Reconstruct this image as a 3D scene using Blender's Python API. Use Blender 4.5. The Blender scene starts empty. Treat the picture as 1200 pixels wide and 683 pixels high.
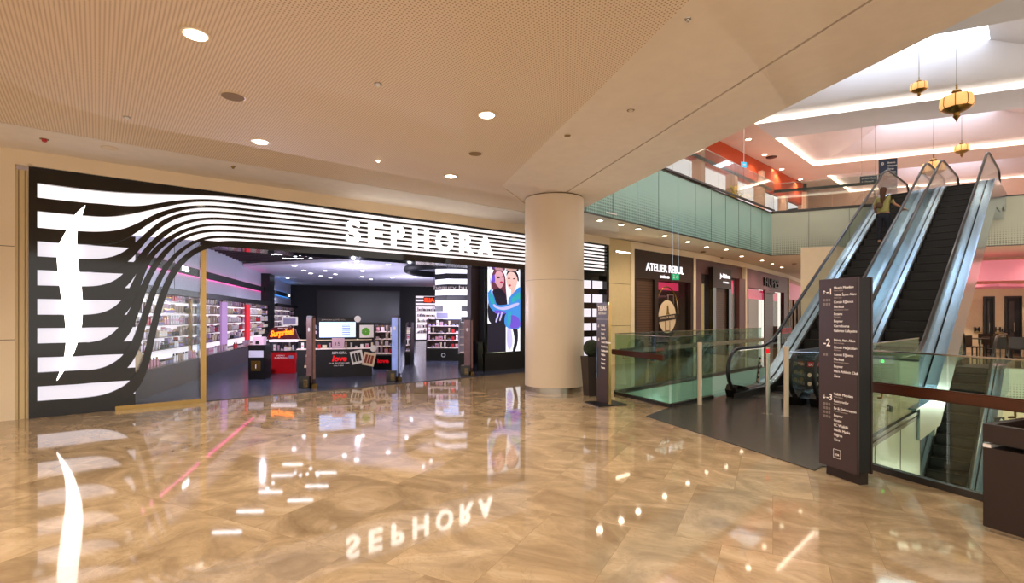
import bpy, bmesh, math, random
from mathutils import Vector, Matrix
random.seed(7)
S = bpy.context.scene
COL = S.collection
PI = math.pi
H = 1.55      # eye height
F = 600.0     # focal length in pixels of the 1200 wide frame
HZ = 371.0    # horizon row

# ------------------------------------------------------------ materials
def lin(h):
    h = h.lstrip('#'); v = [int(h[i:i+2], 16)/255 for i in (0, 2, 4)]
    return tuple(c/12.92 if c <= .04045 else ((c+.055)/1.055)**2.4 for c in v) + (1,)
MATS = {}
def mat(name, col='#888888', rough=.5, metal=0, emit=0, ecol=None, ior=1.45, var=.06, vscale=6, coat=0, bump=0):
    if name in MATS: return MATS[name]
    m = bpy.data.materials.new(name); m.use_nodes = True; nt = m.node_tree
    b = nt.nodes['Principled BSDF']
    c = lin(col)
    b.inputs['Base Color'].default_value = c
    b.inputs['Roughness'].default_value = rough
    b.inputs['Metallic'].default_value = metal
    b.inputs['IOR'].default_value = ior
    b.inputs['Coat Weight'].default_value = coat
    b.inputs['Coat Roughness'].default_value = .05
    tc = nt.nodes.new('ShaderNodeTexCoord')
    if var:
        n = nt.nodes.new('ShaderNodeTexNoise'); n.inputs['Scale'].default_value = vscale
        nt.links.new(tc.outputs['Object'], n.inputs['Vector'])
        mx = nt.nodes.new('ShaderNodeMix'); mx.data_type = 'RGBA'
        mx.inputs['A'].default_value = tuple(x*(1-var) for x in c[:3])+(1,)
        mx.inputs['B'].default_value = tuple(min(1, x*(1+var)) for x in c[:3])+(1,)
        nt.links.new(n.outputs['Fac'], mx.inputs['Factor'])
        nt.links.new(mx.outputs['Result'], b.inputs['Base Color'])
        if bump:
            bp = nt.nodes.new('ShaderNodeBump'); bp.inputs['Strength'].default_value = bump
            nt.links.new(n.outputs['Fac'], bp.inputs['Height']); nt.links.new(bp.outputs[0], b.inputs['Normal'])
    if emit:
        b.inputs['Emission Color'].default_value = lin(ecol or col)
        b.inputs['Emission Strength'].default_value = emit
    MATS[name] = m
    return m

def glass_mat(name, tint='#d8eee6', refl=1.0):
    m = bpy.data.materials.new(name); m.use_nodes = True; nt = m.node_tree; nt.nodes.clear()
    out = nt.nodes.new('ShaderNodeOutputMaterial'); mix = nt.nodes.new('ShaderNodeMixShader')
    tr = nt.nodes.new('ShaderNodeBsdfTransparent'); tr.inputs[0].default_value = lin(tint)
    gl = nt.nodes.new('ShaderNodeBsdfGlossy'); gl.inputs['Roughness'].default_value = .01
    gl.inputs['Color'].default_value = (.95, 1, .98, 1)
    fr = nt.nodes.new('ShaderNodeFresnel'); geo = nt.nodes.new('ShaderNodeNewGeometry')
    ma = nt.nodes.new('ShaderNodeMath'); ma.operation = 'MULTIPLY_ADD'
    ma.inputs[1].default_value = 1/1.5-1.5; ma.inputs[2].default_value = 1.5
    nt.links.new(geo.outputs['Backfacing'], ma.inputs[0]); nt.links.new(ma.outputs[0], fr.inputs['IOR'])
    mu = nt.nodes.new('ShaderNodeMath'); mu.operation = 'MULTIPLY'; mu.inputs[1].default_value = refl
    nt.links.new(fr.outputs[0], mu.inputs[0]); nt.links.new(mu.outputs[0], mix.inputs[0])
    nt.links.new(tr.outputs[0], mix.inputs[1]); nt.links.new(gl.outputs[0], mix.inputs[2])
    nt.links.new(mix.outputs[0], out.inputs[0])
    MATS[name] = m; return m

def N(nt, typ, **kw):
    n = nt.nodes.new(typ)
    for k, v in kw.items(): setattr(n, k, v)
    return n
def marble_mat():
    m = bpy.data.materials.new('polished_marble'); m.use_nodes = True; nt = m.node_tree; L = nt.links.new
    b = nt.nodes['Principled BSDF']
    tc = N(nt, 'ShaderNodeTexCoord'); mp = N(nt, 'ShaderNodeMapping'); mp.inputs['Rotation'].default_value[2] = math.radians(27)
    L(tc.outputs['Object'], mp.inputs[0])
    br = N(nt, 'ShaderNodeTexBrick'); br.inputs['Scale'].default_value = 1
    br.inputs['Brick Width'].default_value = .62; br.inputs['Row Height'].default_value = 1.25
    br.offset = .5; br.inputs['Mortar Size'].default_value = .0015; br.inputs['Mortar Smooth'].default_value = .4
    br.inputs['Color1'].default_value = (.12, .12, .12, 1); br.inputs['Color2'].default_value = (.9, .9, .9, 1)
    br.inputs['Bias'].default_value = 0
    L(mp.outputs[0], br.inputs['Vector'])
    # per tile offset of the veining
    sep = N(nt, 'ShaderNodeVectorMath', operation='MULTIPLY_ADD'); sep.inputs[1].default_value = (7, 5, 3)
    L(br.outputs['Color'], sep.inputs[0]); L(mp.outputs[0], sep.inputs[2])
    st = N(nt, 'ShaderNodeMapping'); st.inputs['Scale'].default_value = (1.0, 1.4, 1); st.inputs['Rotation'].default_value[2] = .5
    L(sep.outputs[0], st.inputs[0])
    n1 = N(nt, 'ShaderNodeTexNoise'); n1.inputs['Scale'].default_value = 1.6; n1.inputs['Detail'].default_value = 9
    n1.inputs['Roughness'].default_value = .62; n1.inputs['Distortion'].default_value = 1.4
    L(st.outputs[0], n1.inputs['Vector'])
    n2 = N(nt, 'ShaderNodeTexNoise'); n2.inputs['Scale'].default_value = 2.4; n2.inputs['Detail'].default_value = 5; n2.inputs['Distortion'].default_value = 2.5
    L(st.outputs[0], n2.inputs['Vector'])
    r1 = N(nt, 'ShaderNodeValToRGB'); e = r1.color_ramp.elements
    e[0].position = .28; e[0].color = lin('#826a4e'); e[1].position = .72; e[1].color = lin('#bda687')
    x = e.new(.45); x.color = lin('#978062'); x = e.new(.56); x.color = lin('#a88f6e')
    L(n1.outputs['Fac'], r1.inputs[0])
    r2 = N(nt, 'ShaderNodeValToRGB'); e = r2.color_ramp.elements
    e[0].position = .475; e[0].color = (0, 0, 0, 1); e[1].position = .53; e[1].color = (0, 0, 0, 1)
    x = e.new(.5); x.color = (1, 1, 1, 1)
    L(n2.outputs['Fac'], r2.inputs[0])
    mv = N(nt, 'ShaderNodeMix', data_type='RGBA'); mu = N(nt, 'ShaderNodeMath', operation='MULTIPLY'); mu.inputs[1].default_value = .22
    L(r2.outputs[0], mu.inputs[0]); L(mu.outputs[0], mv.inputs['Factor']); L(r1.outputs[0], mv.inputs['A']); mv.inputs['B'].default_value = lin('#7a6546')
    # tile tone
    hs = N(nt, 'ShaderNodeHueSaturation'); mr = N(nt, 'ShaderNodeMapRange')
    mr.inputs['To Min'].default_value = .82; mr.inputs['To Max'].default_value = 1.12
    L(br.outputs['Color'], mr.inputs[0]); L(mr.outputs[0], hs.inputs['Value']); L(mv.outputs['Result'], hs.inputs['Color'])
    mg = N(nt, 'ShaderNodeMix', data_type='RGBA'); mg.inputs['B'].default_value = lin('#7f6a4a')
    L(br.outputs['Fac'], mg.inputs['Factor']); L(hs.outputs[0], mg.inputs['A']); L(mg.outputs['Result'], b.inputs['Base Color'])
    b.inputs['Roughness'].default_value = .045; b.inputs['IOR'].default_value = 1.6
    bw = N(nt, 'ShaderNodeTexNoise'); bw.inputs['Scale'].default_value = 1.1; bw.inputs['Detail'].default_value = 1
    L(tc.outputs['Object'], bw.inputs['Vector'])
    bp = N(nt, 'ShaderNodeBump'); bp.inputs['Strength'].default_value = .015; bp.inputs['Distance'].default_value = .03
    L(bw.outputs['Fac'], bp.inputs['Height']); L(bp.outputs[0], b.inputs['Normal'])
    MATS['marble'] = m; return m
def tile_mat(name, c1, c2, w, rough, rotz, gap=.003):
    m = bpy.data.materials.new(name); m.use_nodes = True; nt = m.node_tree; L = nt.links.new
    b = nt.nodes['Principled BSDF']; tc = N(nt, 'ShaderNodeTexCoord'); mp = N(nt, 'ShaderNodeMapping'); mp.inputs['Rotation'].default_value[2] = rotz
    L(tc.outputs['Object'], mp.inputs[0])
    br = N(nt, 'ShaderNodeTexBrick'); br.offset = 0; br.inputs['Scale'].default_value = 1
    br.inputs['Brick Width'].default_value = w; br.inputs['Row Height'].default_value = w
    br.inputs['Mortar Size'].default_value = gap; br.inputs['Color1'].default_value = lin(c1); br.inputs['Color2'].default_value = lin(c1)
    br.inputs['Mortar'].default_value = lin(c2)
    L(mp.outputs[0], br.inputs['Vector']); L(br.outputs['Color'], b.inputs['Base Color'])
    b.inputs['Roughness'].default_value = rough
    MATS[name] = m; return m
def perf_mat(name, c1, c2, pitch, rad, rotz=0, axes='XY', fade=False):
    """rows of small round holes or dots"""
    m = bpy.data.materials.new(name); m.use_nodes = True; nt = m.node_tree; L = nt.links.new
    b = nt.nodes['Principled BSDF']; tc = N(nt, 'ShaderNodeTexCoord'); mp = N(nt, 'ShaderNodeMapping')
    mp.inputs['Rotation'].default_value[2] = rotz; mp.inputs['Scale'].default_value = (1/pitch,)*3
    L(tc.outputs['Object'], mp.inputs[0])
    fr = N(nt, 'ShaderNodeVectorMath', operation='FRACTION'); L(mp.outputs[0], fr.inputs[0])
    sb = N(nt, 'ShaderNodeVectorMath', operation='SUBTRACT'); sb.inputs[1].default_value = (.5, .5, .5); L(fr.outputs[0], sb.inputs[0])
    ml = N(nt, 'ShaderNodeVectorMath', operation='MULTIPLY')
    ml.inputs[1].default_value = (1, 1, 0) if axes == 'XY' else (1, 0, 1); L(sb.outputs[0], ml.inputs[0])
    ln = N(nt, 'ShaderNodeVectorMath', operation='LENGTH'); L(ml.outputs[0], ln.inputs[0])
    lt = N(nt, 'ShaderNodeMath', operation='LESS_THAN'); L(ln.outputs['Value'], lt.inputs[0]); lt.inputs[1].default_value = rad
    fac = lt.outputs[0]
    if fade:   # dots fade out upwards: pattern printed on the lower half of each pane
        sx = N(nt, 'ShaderNodeSeparateXYZ'); L(tc.outputs['Object'], sx.inputs[0])
        nz = N(nt, 'ShaderNodeTexNoise'); nz.inputs['Scale'].default_value = .55; L(tc.outputs['Object'], nz.inputs['Vector'])
        ad = N(nt, 'ShaderNodeMath', operation='MULTIPLY_ADD'); L(nz.outputs['Fac'], ad.inputs[0]); ad.inputs[1].default_value = -1.2
        L(sx.outputs['Z'], ad.inputs[2])
        mr = N(nt, 'ShaderNodeMapRange'); L(ad.outputs[0], mr.inputs[0]); mr.inputs['From Min'].default_value = -1.6; mr.inputs['From Max'].default_value = -.75
        mr.inputs['To Min'].default_value = .46; mr.inputs['To Max'].default_value = 0
        L(mr.outputs[0], lt.inputs[1])
    mx = N(nt, 'ShaderNodeMix', data_type='RGBA'); mx.inputs['A'].default_value = lin(c1); mx.inputs['B'].default_value = lin(c2)
    L(fac, mx.inputs['Factor']); L(mx.outputs['Result'], b.inputs['Base Color']); b.inputs['Roughness'].default_value = .25 if fade else .7
    MATS[name] = m; return m
def slat_mat(name, c1, c2, pitch, axis='Z', duty=.75, rough=.5, metal=0):
    m = bpy.data.materials.new(name); m.use_nodes = True; nt = m.node_tree; L = nt.links.new
    b = nt.nodes['Principled BSDF']; tc = N(nt, 'ShaderNodeTexCoord'); sx = N(nt, 'ShaderNodeSeparateXYZ'); L(tc.outputs['Object'], sx.inputs[0])
    dv = N(nt, 'ShaderNodeMath', operation='DIVIDE'); dv.inputs[1].default_value = pitch; L(sx.outputs[axis], dv.inputs[0])
    fr = N(nt, 'ShaderNodeMath', operation='FRACT'); L(dv.outputs[0], fr.inputs[0])
    gt = N(nt, 'ShaderNodeMath', operation='GREATER_THAN'); gt.inputs[1].default_value = duty; L(fr.outputs[0], gt.inputs[0])
    mx = N(nt, 'ShaderNodeMix', data_type='RGBA'); mx.inputs['A'].default_value = lin(c1); mx.inputs['B'].default_value = lin(c2)
    L(gt.outputs[0], mx.inputs['Factor']); L(mx.outputs['Result'], b.inputs['Base Color'])
    b.inputs['Roughness'].default_value = rough; b.inputs['Metallic'].default_value = metal
    MATS[name] = m; return m

marble_mat()
tile_mat('store_tile', '#3c3f4e', '#565a69', .9, .22, .26)
tile_mat('mat_tile', '#403b36', '#24201c', 1.3, .2, math.radians(-42), .004)
perf_mat('perforated_plaster', '#ecdcc6', '#b69c7a', .032, .26, math.radians(-39))
perf_mat('fascia_mint', '#9fc6ba', '#77968e', .075, .3, 0, 'XZ', True)
perf_mat('fascia_beige', '#babda8', '#8e927e', .075, .3, 0, 'XZ', True)
mat('plaster', '#ece0d0', .75); mat('plaster_light', '#efe8e0', .7)
mat('beige_wall', '#ead8ba', .42, vscale=1.5); mat('beige_panel', '#d6c194', .3)
mat('column_paint', '#dccab0', .35, vscale=1)
mat('steel', '#b9b2a6', .25, 1); mat('bright_steel', '#b9d2ea', .2, 1); mat('dark_steel', '#4c4a48', .35, .8)
mat('gold_steel', '#b9995f', .22, 1); mat('brass', '#8c6a32', .3, 1)
mat('gloss_black', '#0b0a0a', .08, coat=.4, var=0); mat('black', '#0d0c0d', .4); mat('soft_black', '#171517', .6)
mat('dark_brown', '#2a1d18', .4); mat('sign_brown', '#3b2c2b', .38); mat('plum_brown', '#35262a', .55)
mat('white_paint', '#e8e4de', .6); mat('grey_panel', '#c6c4d2', .5, vscale=9); mat('store_ceiling', '#eceaf6', .6); mat('seam', '#6a5636', .8)
mat('lightbox', '#777777', .4, emit=.85, ecol='#fbf4ff', var=0); mat('header_light', '#777777', .4, emit=1.25, ecol='#fff4f2', var=0)
mat('emblem_light', '#ffffff', .4, emit=4.5, ecol='#fff7ee', var=0)
mat('lamp_warm', '#ffffff', .4, emit=16, ecol='#ffe9c8', var=0); mat('lamp_white', '#ffffff', .4, emit=16, ecol='#eef2ff', var=0)
mat('strip_white', '#ffffff', .4, emit=12, ecol='#f5f7ff', var=0); mat('cove_warm', '#ffffff', .4, emit=6, ecol='#ffe9cf', var=0)
mat('skylight', '#ffffff', .4, emit=6, ecol='#e4eeff', var=0)
mat('pink_led', '#ff2fa8', .4, emit=9, ecol='#ff1f9a', var=0); mat('blue_led', '#1fa8ff', .4, emit=8, ecol='#1aa0ff', var=0)
mat('pink_shop', '#ff4f80', .5, emit=.55, ecol='#ff3c70', var=0); mat('yellow_shop', '#e0b236', .5, emit=.25)
mat('shop_rose', '#b98a78', .5); mat('pink_band', '#f09ab0', .5, emit=.14, ecol='#ff7ca0', var=0)
mat('wood_rail', '#4a2410', .35, vscale=20); mat('rubber', '#0c0b0b', .45, coat=.2)
mat('step_metal', '#1a1715', .5, .3); mat('step_edge', '#2c2620', .5)
mat('orange_wall', '#c1481c', .6, vscale=1); mat('salmon', '#ecd2c8', .7, vscale=1); mat('roof_white', '#dfe3ec', .75, vscale=1)
mat('salmon_wall', '#d9b09a', .7); mat('grey_floor', '#a89684', .25)
mat('leaf', '#1f2a14', .8, bump=1, vscale=60, var=.5); mat('red', '#b80f16', .35); mat('red_glow', '#e01220', .4, emit=.5, ecol='#e01220')
mat('screen_blue', '#bcd4ff', .3, emit=1.1, ecol='#b9d0ff', var=0); mat('text_white', '#fffaf4', .5, var=0)
mat('text_lit', '#ffffff', .5, emit=1.0, ecol='#f4f2ff', var=0); mat('text_dim', '#a89a90', .5, var=0)
mat('neon_orange', '#ff7a1a', .5, emit=2.4, ecol='#ff7a12', var=0); mat('neon_red', '#ff3a14', .5, emit=3, ecol='#ff3a12', var=0)
mat('vault_pink', '#e6d6d8', .75, vscale=1); mat('green_sign', '#1f9f6c', .5, emit=.6, ecol='#22b47a', var=0); mat('green_led', '#20ff60', .5, emit=6, ecol='#20ff60', var=0)
mat('amber_glass', '#d9a868', .4, emit=.75, ecol='#ffbe72', var=0)
mat('skin', '#c08a6c', .55, var=.02); mat('hair', '#4f2c18', .7); mat('olive_top', '#a09a5c', .8); mat('jeans', '#23242e', .8); mat('bag', '#5a4028', .7); mat('shoe', '#181414', .5)
mat('cream', '#e3cba9', .6); mat('pink_paper', '#d9b4c2', .6)
glass_mat('rail_glass', '#e2f0e8'); glass_mat('clear_glass', '#f3f8f7'); glass_mat('shop_glass', '#eef0ee', .35); glass_mat('upper_glass', '#eaf0ec')

# ------------------------------------------------------------ mesh helpers
class MB:
    def __init__(s): s.bm = bmesh.new(); s.mi = 0; s.smooth = False
    def face(s, vs):
        try: f = s.bm.faces.new(vs); f.material_index = s.mi; f.smooth = s.smooth; return f
        except ValueError: return None
    def box(s, x0, x1, y0, y1, z0, z1, M=None):
        c = [(x, y, z) for x in (x0, x1) for y in (y0, y1) for z in (z0, z1)]
        if M: c = [M @ Vector(p) for p in c]
        v = [s.bm.verts.new(p) for p in c]
        for a in ((0, 1, 3, 2), (4, 6, 7, 5), (0, 4, 5, 1), (2, 3, 7, 6), (0, 2, 6, 4), (1, 5, 7, 3)): s.face([v[i] for i in a])
        return s
    def prism(s, poly, a, b, axis='y'):
        """poly in (x,z) swept in y, or in (x,y) swept in z, or (y,z) swept in x"""
        def P(p, q):
            return {'y': (p[0], q, p[1]), 'z': (p[0], p[1], q), 'x': (q, p[0], p[1])}[axis]
        A = [s.bm.verts.new(P(p, a)) for p in poly]; B = [s.bm.verts.new(P(p, b)) for p in poly]
        n = len(poly)
        fs = [s.face(A[::-1]), s.face(B)]
        for i in range(n): s.face([A[i], A[(i+1) % n], B[(i+1) % n], B[i]])
        for f in fs: f.normal_update()
        bmesh.ops.triangulate(s.bm, faces=[f for f in fs if f and len(f.verts) > 4])
        return s
    def ribbon(s, left, right, y0, y1):
        """band between two polylines in (x,z), swept in y"""
        n = len(left)
        V = [[s.bm.verts.new((p[0], y, p[1])) for p in L] for y in (y0, y1) for L in (left, right)]
        for i in range(n-1):
            s.face([V[0][i], V[0][i+1], V[1][i+1], V[1][i]]); s.face([V[2][i+1], V[2][i], V[3][i], V[3][i+1]])
            s.face([V[0][i+1], V[0][i], V[2][i], V[2][i+1]]); s.face([V[1][i], V[1][i+1], V[3][i+1], V[3][i]])
        for i in (0, n-1): s.face([V[0][i], V[1][i], V[3][i], V[2][i]])
        return s
    def lathe(s, prof, c=(0, 0, 0), n=24, M=None, sq=None):
        s.smooth = n > 8
        rings = []
        for r, z in prof:
            ring = []
            for i in range(n):
                a = 2*PI*i/n + (PI/n if n == 4 else 0)
                k = 1 + (sq*abs(math.sin(a*4)) if sq else 0)
                p = Vector((c[0]+r*k*math.cos(a), c[1]+r*k*math.sin(a), c[2]+z))
                ring.append(s.bm.verts.new(M @ p if M else p))
            rings.append(ring)
        for a, b in zip(rings, rings[1:]):
            for i in range(n): s.face([a[i], a[(i+1) % n], b[(i+1) % n], b[i]])
        s.smooth = False
        s.face(rings[0][::-1]); s.face(rings[-1])
        return s
    def tube(s, pts, r, n=10, close=False):
        pts = [Vector(p) for p in pts]; rings = []; s.smooth = True; up = Vector((0, 0, 1)); prev = None
        m = len(pts)
        for i, p in enumerate(pts):
            if close: t = pts[(i+1) % m]-pts[i-1]
            else: t = pts[min(i+1, m-1)]-pts[max(i-1, 0)]
            t.normalize()
            if prev is None:
                a = up.cross(t)
                if a.length < .05: a = Vector((0, 1, 0)).cross(t)
                a.normalize()
            else:
                a = prev-t*prev.dot(t); a.normalize()
            prev = a; b = t.cross(a)
            rr = r[i] if isinstance(r, (list, tuple)) else r
            rings.append([s.bm.verts.new(p+a*rr*math.cos(2*PI*k/n)+b*rr*math.sin(2*PI*k/n)) for k in range(n)])
        R = rings+[rings[0]] if close else rings
        for a, b in zip(R, R[1:]):
            for k in range(n): s.face([a[k], a[(k+1) % n], b[(k+1) % n], b[k]])
        s.smooth = False
        if not close: s.face(rings[0][::-1]); s.face(rings[-1])
        return s
    def build(s, name, m, parent=None, loc=None, **props):
        bmesh.ops.recalc_face_normals(s.bm, faces=s.bm.faces)
        me = bpy.data.meshes.new(name); s.bm.to_mesh(me); s.bm.free()
        if any(f.use_smooth for f in me.polygons): me.set_sharp_from_angle(angle=math.radians(38))
        for k in (m if isinstance(m, (list, tuple)) else [m]): me.materials.append(MATS[k] if isinstance(k, str) else k)
        o = bpy.data.objects.new(name, me); COL.objects.link(o)
        if parent: o.parent = parent
        if loc: o.location = loc
        for k, v in props.items(): o[k] = v
        return o
def box(name, m, x0, x1, y0, y1, z0, z1, parent=None, bev=0, **props):
    b = MB().box(x0, x1, y0, y1, z0, z1)
    if bev: bmesh.ops.bevel(b.bm, geom=list(b.bm.edges), offset=bev, segments=2, affect='EDGES')
    return b.build(name, m, parent, **props)
def thing(name, label, cat, loc=(0, 0, 0), rz=0, group=None):
    o = bpy.data.objects.new(name, None); COL.objects.link(o); o.empty_display_size = .1
    o.location = loc; o.rotation_euler = (0, 0, rz); o['label'] = label; o['category'] = cat
    if group: o['group'] = group
    return o
def tag(o, label, cat, group=None, kind=None):
    o['label'] = label; o['category'] = cat
    if group: o['group'] = group
    if kind: o['kind'] = kind
    return o
def struct(o): o['kind'] = 'structure'; return o
def copy_tree(o, parent=None):
    kids = list(o.children)
    c = o.copy(); COL.objects.link(c)
    if parent: c.parent = parent
    for k in kids: copy_tree(k, c)
    return c
def text(name, s, size, m, parent, x, y, z, w=None, ex=.004, bold=0, shear=0, rot=0, align='LEFT', space=1):
    cu = bpy.data.curves.new(name, 'FONT'); cu.body = s; cu.size = size; cu.extrude = ex; cu.align_x = align
    cu.offset = bold; cu.shear = shear; cu.space_character = space; cu.resolution_u = 4
    t = bpy.data.objects.new('tmp', cu); COL.objects.link(t)
    bpy.context.view_layer.update()
    me = bpy.data.meshes.new_from_object(t.evaluated_get(bpy.context.evaluated_depsgraph_get()))
    bpy.data.objects.remove(t); bpy.data.curves.remove(cu)
    xs = [v.co.x for v in me.vertices]
    k = 1
    if w and xs and max(xs) > min(xs): k = w/(max(xs)-min(xs))
    M = Matrix.Translation((x, y, z)) @ Matrix.Rotation(rot, 4, 'Y') @ Matrix.Rotation(PI/2, 4, 'X') @ Matrix.Diagonal((k, 1, 1, 1))
    me.transform(M)
    me.materials.clear(); me.materials.append(MATS[m])
    o = bpy.data.objects.new(name, me); COL.objects.link(o); o.parent = parent
    return o
def sstep(a, b, x):
    t = max(0, min(1, (x-a)/(b-a))); return t*t*(3-2*t)
def spline(pts, n=8):
    out = []; P = [pts[0]]+list(pts)+[pts[-1]]
    for i in range(1, len(P)-2):
        for k in range(n):
            t = k/n; a, b, c, d = P[i-1], P[i], P[i+1], P[i+2]
            out.append(tuple(.5*((2*b[j])+(c[j]-a[j])*t+(2*a[j]-5*b[j]+4*c[j]-d[j])*t*t+(-a[j]+3*b[j]-3*c[j]+d[j])*t**3) for j in range(len(a))))
    out.append(tuple(pts[-1])); return out

class Frame:
    """a vertical working plane: origin, heading of its x axis; y runs away from the viewer"""
    def __init__(s, x, y, ang): s.o = (x, y); s.a = ang; s.c = math.cos(ang); s.s = math.sin(ang)
    def w(s, x, y=0): return (s.o[0]+x*s.c-y*s.s, s.o[1]+x*s.s+y*s.c)
    def hit(s, px, py=HZ, yo=0):
        k = (px-600)/F; ox, oy = s.w(0, yo)
        t = (k*oy-ox)/(s.c-k*s.s); Y = oy+t*s.s
        return t, H+(HZ-py)*Y/F
    def root(s, name, label, cat, x=0, y=0, z=0, group=None, turn=0):
        a, b = s.w(x, y); return thing(name, label, cat, (a, b, z), s.a+turn, group)
def floor_pt(px, py, z=0):
    Y = (H-z)*F/(py-HZ); return ((px-600)/F*Y, Y)

SF = Frame(-7.32, 7.815, math.atan2(6.275, 7.63))              # store front
dx, dy = math.sin(math.radians(48)), math.cos(math.radians(48))
EO = (4.04, 9.59)
EF = Frame(EO[0], EO[1], math.radians(42))                      # escalators: x uphill, y to the left
LW = Frame(-7.36, 8.6, math.atan2(.965, -.262))                 # left wall inside the store, x into the depth, y into the wall
CEIL = 4.07; UP = 5.65; ROOF = 8.95; LOW = -5.6
def E(s, off): return EF.w(s, -off)

# ------------------------------------------------------------ floors and slabs
eu = (-.33, .944)
def along(p, d, t): return (p[0]+d[0]*t, p[1]+d[1]*t)
G1 = (2.69, 8.73); G2 = (2.05, 10.33); C0 = (3.54, 5.54)
P3 = (9.84, 17.84); P4 = (24, 11.7)
C1 = E(1.0, 2.67); C2 = E(1.0, -.27)
void_far = along(C0, eu, -12)
near = [(-14, -6), void_far, C0, C1, C2, G1, G2, P3, P4, (24, 40), (-18, 40), (-18, -6)]
struct(MB().prism(near[1:], -.55, 0, 'z').build('floor', 'marble'))
struct(MB().prism([(-14, -6), (30, -6), (30, 40), (-14, 40)], LOW-.3, LOW, 'z').build('floor', 'marble'))
a, b, c = SF.w(0, .06), SF.w(13.45, .06), None
struct(MB().prism([SF.w(.1, .1), SF.w(13.3, .1), (3.0, 20), (-1, 34), (-16, 36), (-10, 18), (-8.2, 9)], .001, .012, 'z').build('floor', 'store_tile'))
# dark landing in front of the escalators
M0 = (2.08, 7.95); M1 = (3.04, 5.14)
struct(MB().prism([M0, M1, along(M1, (dx, dy), .2), E(-3.4, 2.75), E(.75, 2.7), E(.75, -.2), G1], .001, .01, 'z').build('floor', 'mat_tile'))

# ceiling above the near floor: polygon with the cut along the void
ce0 = (6.83, -6); ce1 = (1.66, 11.9); ce2 = (10.3, 20.4); ce3 = (26, 13.4)
cd = ((ce1[0]-ce0[0]), (ce1[1]-ce0[1])); cl = math.hypot(*cd); cd = (cd[0]/cl, cd[1]/cl)
j0 = (5.65, -6); j1 = (.93, 10.96)
# perforated field stops a little before the joint
q0 = (4.2, -6); q1 = (-.2, 9.9)
w0 = SF.w(-3, -1.35); w1 = SF.w(9.2, -1.35)
struct(MB().prism([(-14, -6), q0, q1, w1, w0, (-14, 0)], CEIL, CEIL+.03, 'z').build('ceiling', 'perforated_plaster'))
struct(MB().prism([(-14, -6), ce0, ce1, ce2, ce3, (26, 40), (-18, 40), (-18, -6)], CEIL+.03, UP, 'z').build('ceiling', 'plaster'))
struct(MB().prism([q0, j0, j1, SF.w(9.6, -1.33), q1], CEIL, CEIL+.03, 'z').build('ceiling', 'plaster'))
jj = [along(j0, (-.08, -.02), 0), along(j0, (1, .3), .035), along(j1, (1, .3), .035), along(j1, (1, .3), 0)]
struct(MB().prism([along(j0, (1, .28), .03), ce0, ce1, (1.0, 11.6), along(j1, (1, .28), .03)], CEIL, CEIL+.03, 'z').build('ceiling', 'plaster'))
struct(MB().prism([j0, along(j0, (1, .28), .03), along(j1, (1, .28), .03), j1], CEIL+.02, CEIL+.029, 'z').build('trim_1', 'seam'))
struct(MB().prism([SF.w(-3, -1.32), SF.w(9.6, -1.32), (1.0, 11.6), ce1, (2.6, 12.7), SF.w(14, -.02), SF.w(-3, -.02)], CEIL, CEIL+.03, 'z').build('ceiling', 'plaster_light'))

# front walls: beside and above the store front
def wall(fr, x0, x1, z0, z1, m, name, y0=-.02, y1=.15, **k):
    r = box(name, m, x0, x1, y0, y1, z0, z1, **k); r.location = (fr.o[0], fr.o[1], 0); r.rotation_euler = (0, 0, fr.a); return struct(r)
wall(SF, -7, -.19, 0, CEIL, 'beige_wall', 'wall_left', -.02, .3)
wall(SF, -.19, -.05, 0, CEIL-.3, 'beige_panel', 'trim_2', 0, .1)
wall(SF, -.155, -.148, 0, CEIL-.3, 'seam', 'trim_3', -.01, .05)
wall(SF, -.085, -.08, 0, CEIL-.3, 'seam', 'trim_4', -.01, .05)
wall(SF, -.045, 0, 0, CEIL-.2, 'beige_wall', 'trim_5', -.03, .3)
wall(SF, -.19, 13.5, 3.84, CEIL, 'beige_wall', 'wall_front', -.03, .12)
for i, z in enumerate((1.2, 2.6)): wall(SF, -6, -.19, z, z+.008, 'seam', 'trim_%d' % (6+i), -.024, -.015)

# ------------------------------------------------------------ the striped store front
sf = SF.root('storefront', 'black cosmetics store front with curved white light stripes and large lit name', 'storefront')
def tz(px, py, yo=0): return SF.hit(px, py, yo)
WL = 13.43
# backing and light boxes (lie slightly behind the fins)
back = MB()
back.box(-.04, .057, -.04, .12, 0, 3.83)
back.box(-.04, WL+.03, -.03, .14, 3.80, 3.83); back.box(.057, 1.27, .04, .1, 0, 2.9)
back.box(WL-.1, WL+.03, -.04, .12, 0, 3.8)
back.build('frame', 'gloss_black', sf)
box('header_lightbox', 'header_light', .057, WL-.1, .05, .13, 2.93, 3.80, sf)
for z0, z1 in ((2.472, 2.703), (2.03, 2.266), (1.581, 1.821), (1.139, 1.375), (.694, .925), (.252, .478)):
    box('lightbox', 'lightbox', .057, 1.268, .03, .045, z0, z1, sf)
for z0, z1 in ((2.68, 2.43), (2.25, 1.99), (1.80, 1.55), (1.35, 1.12), (.92, .70), (.47, .25)):
    for x0, x1 in ((11.7, 12.18), (12.31, 12.74), (12.84, 13.3)):
        box('lightbox', 'lightbox', x0, x1, .10, .12, z1, z0, sf)
box('side_panel', 'gloss_black', 11.6, WL, .121, .3, 0, 2.9, sf)
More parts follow.
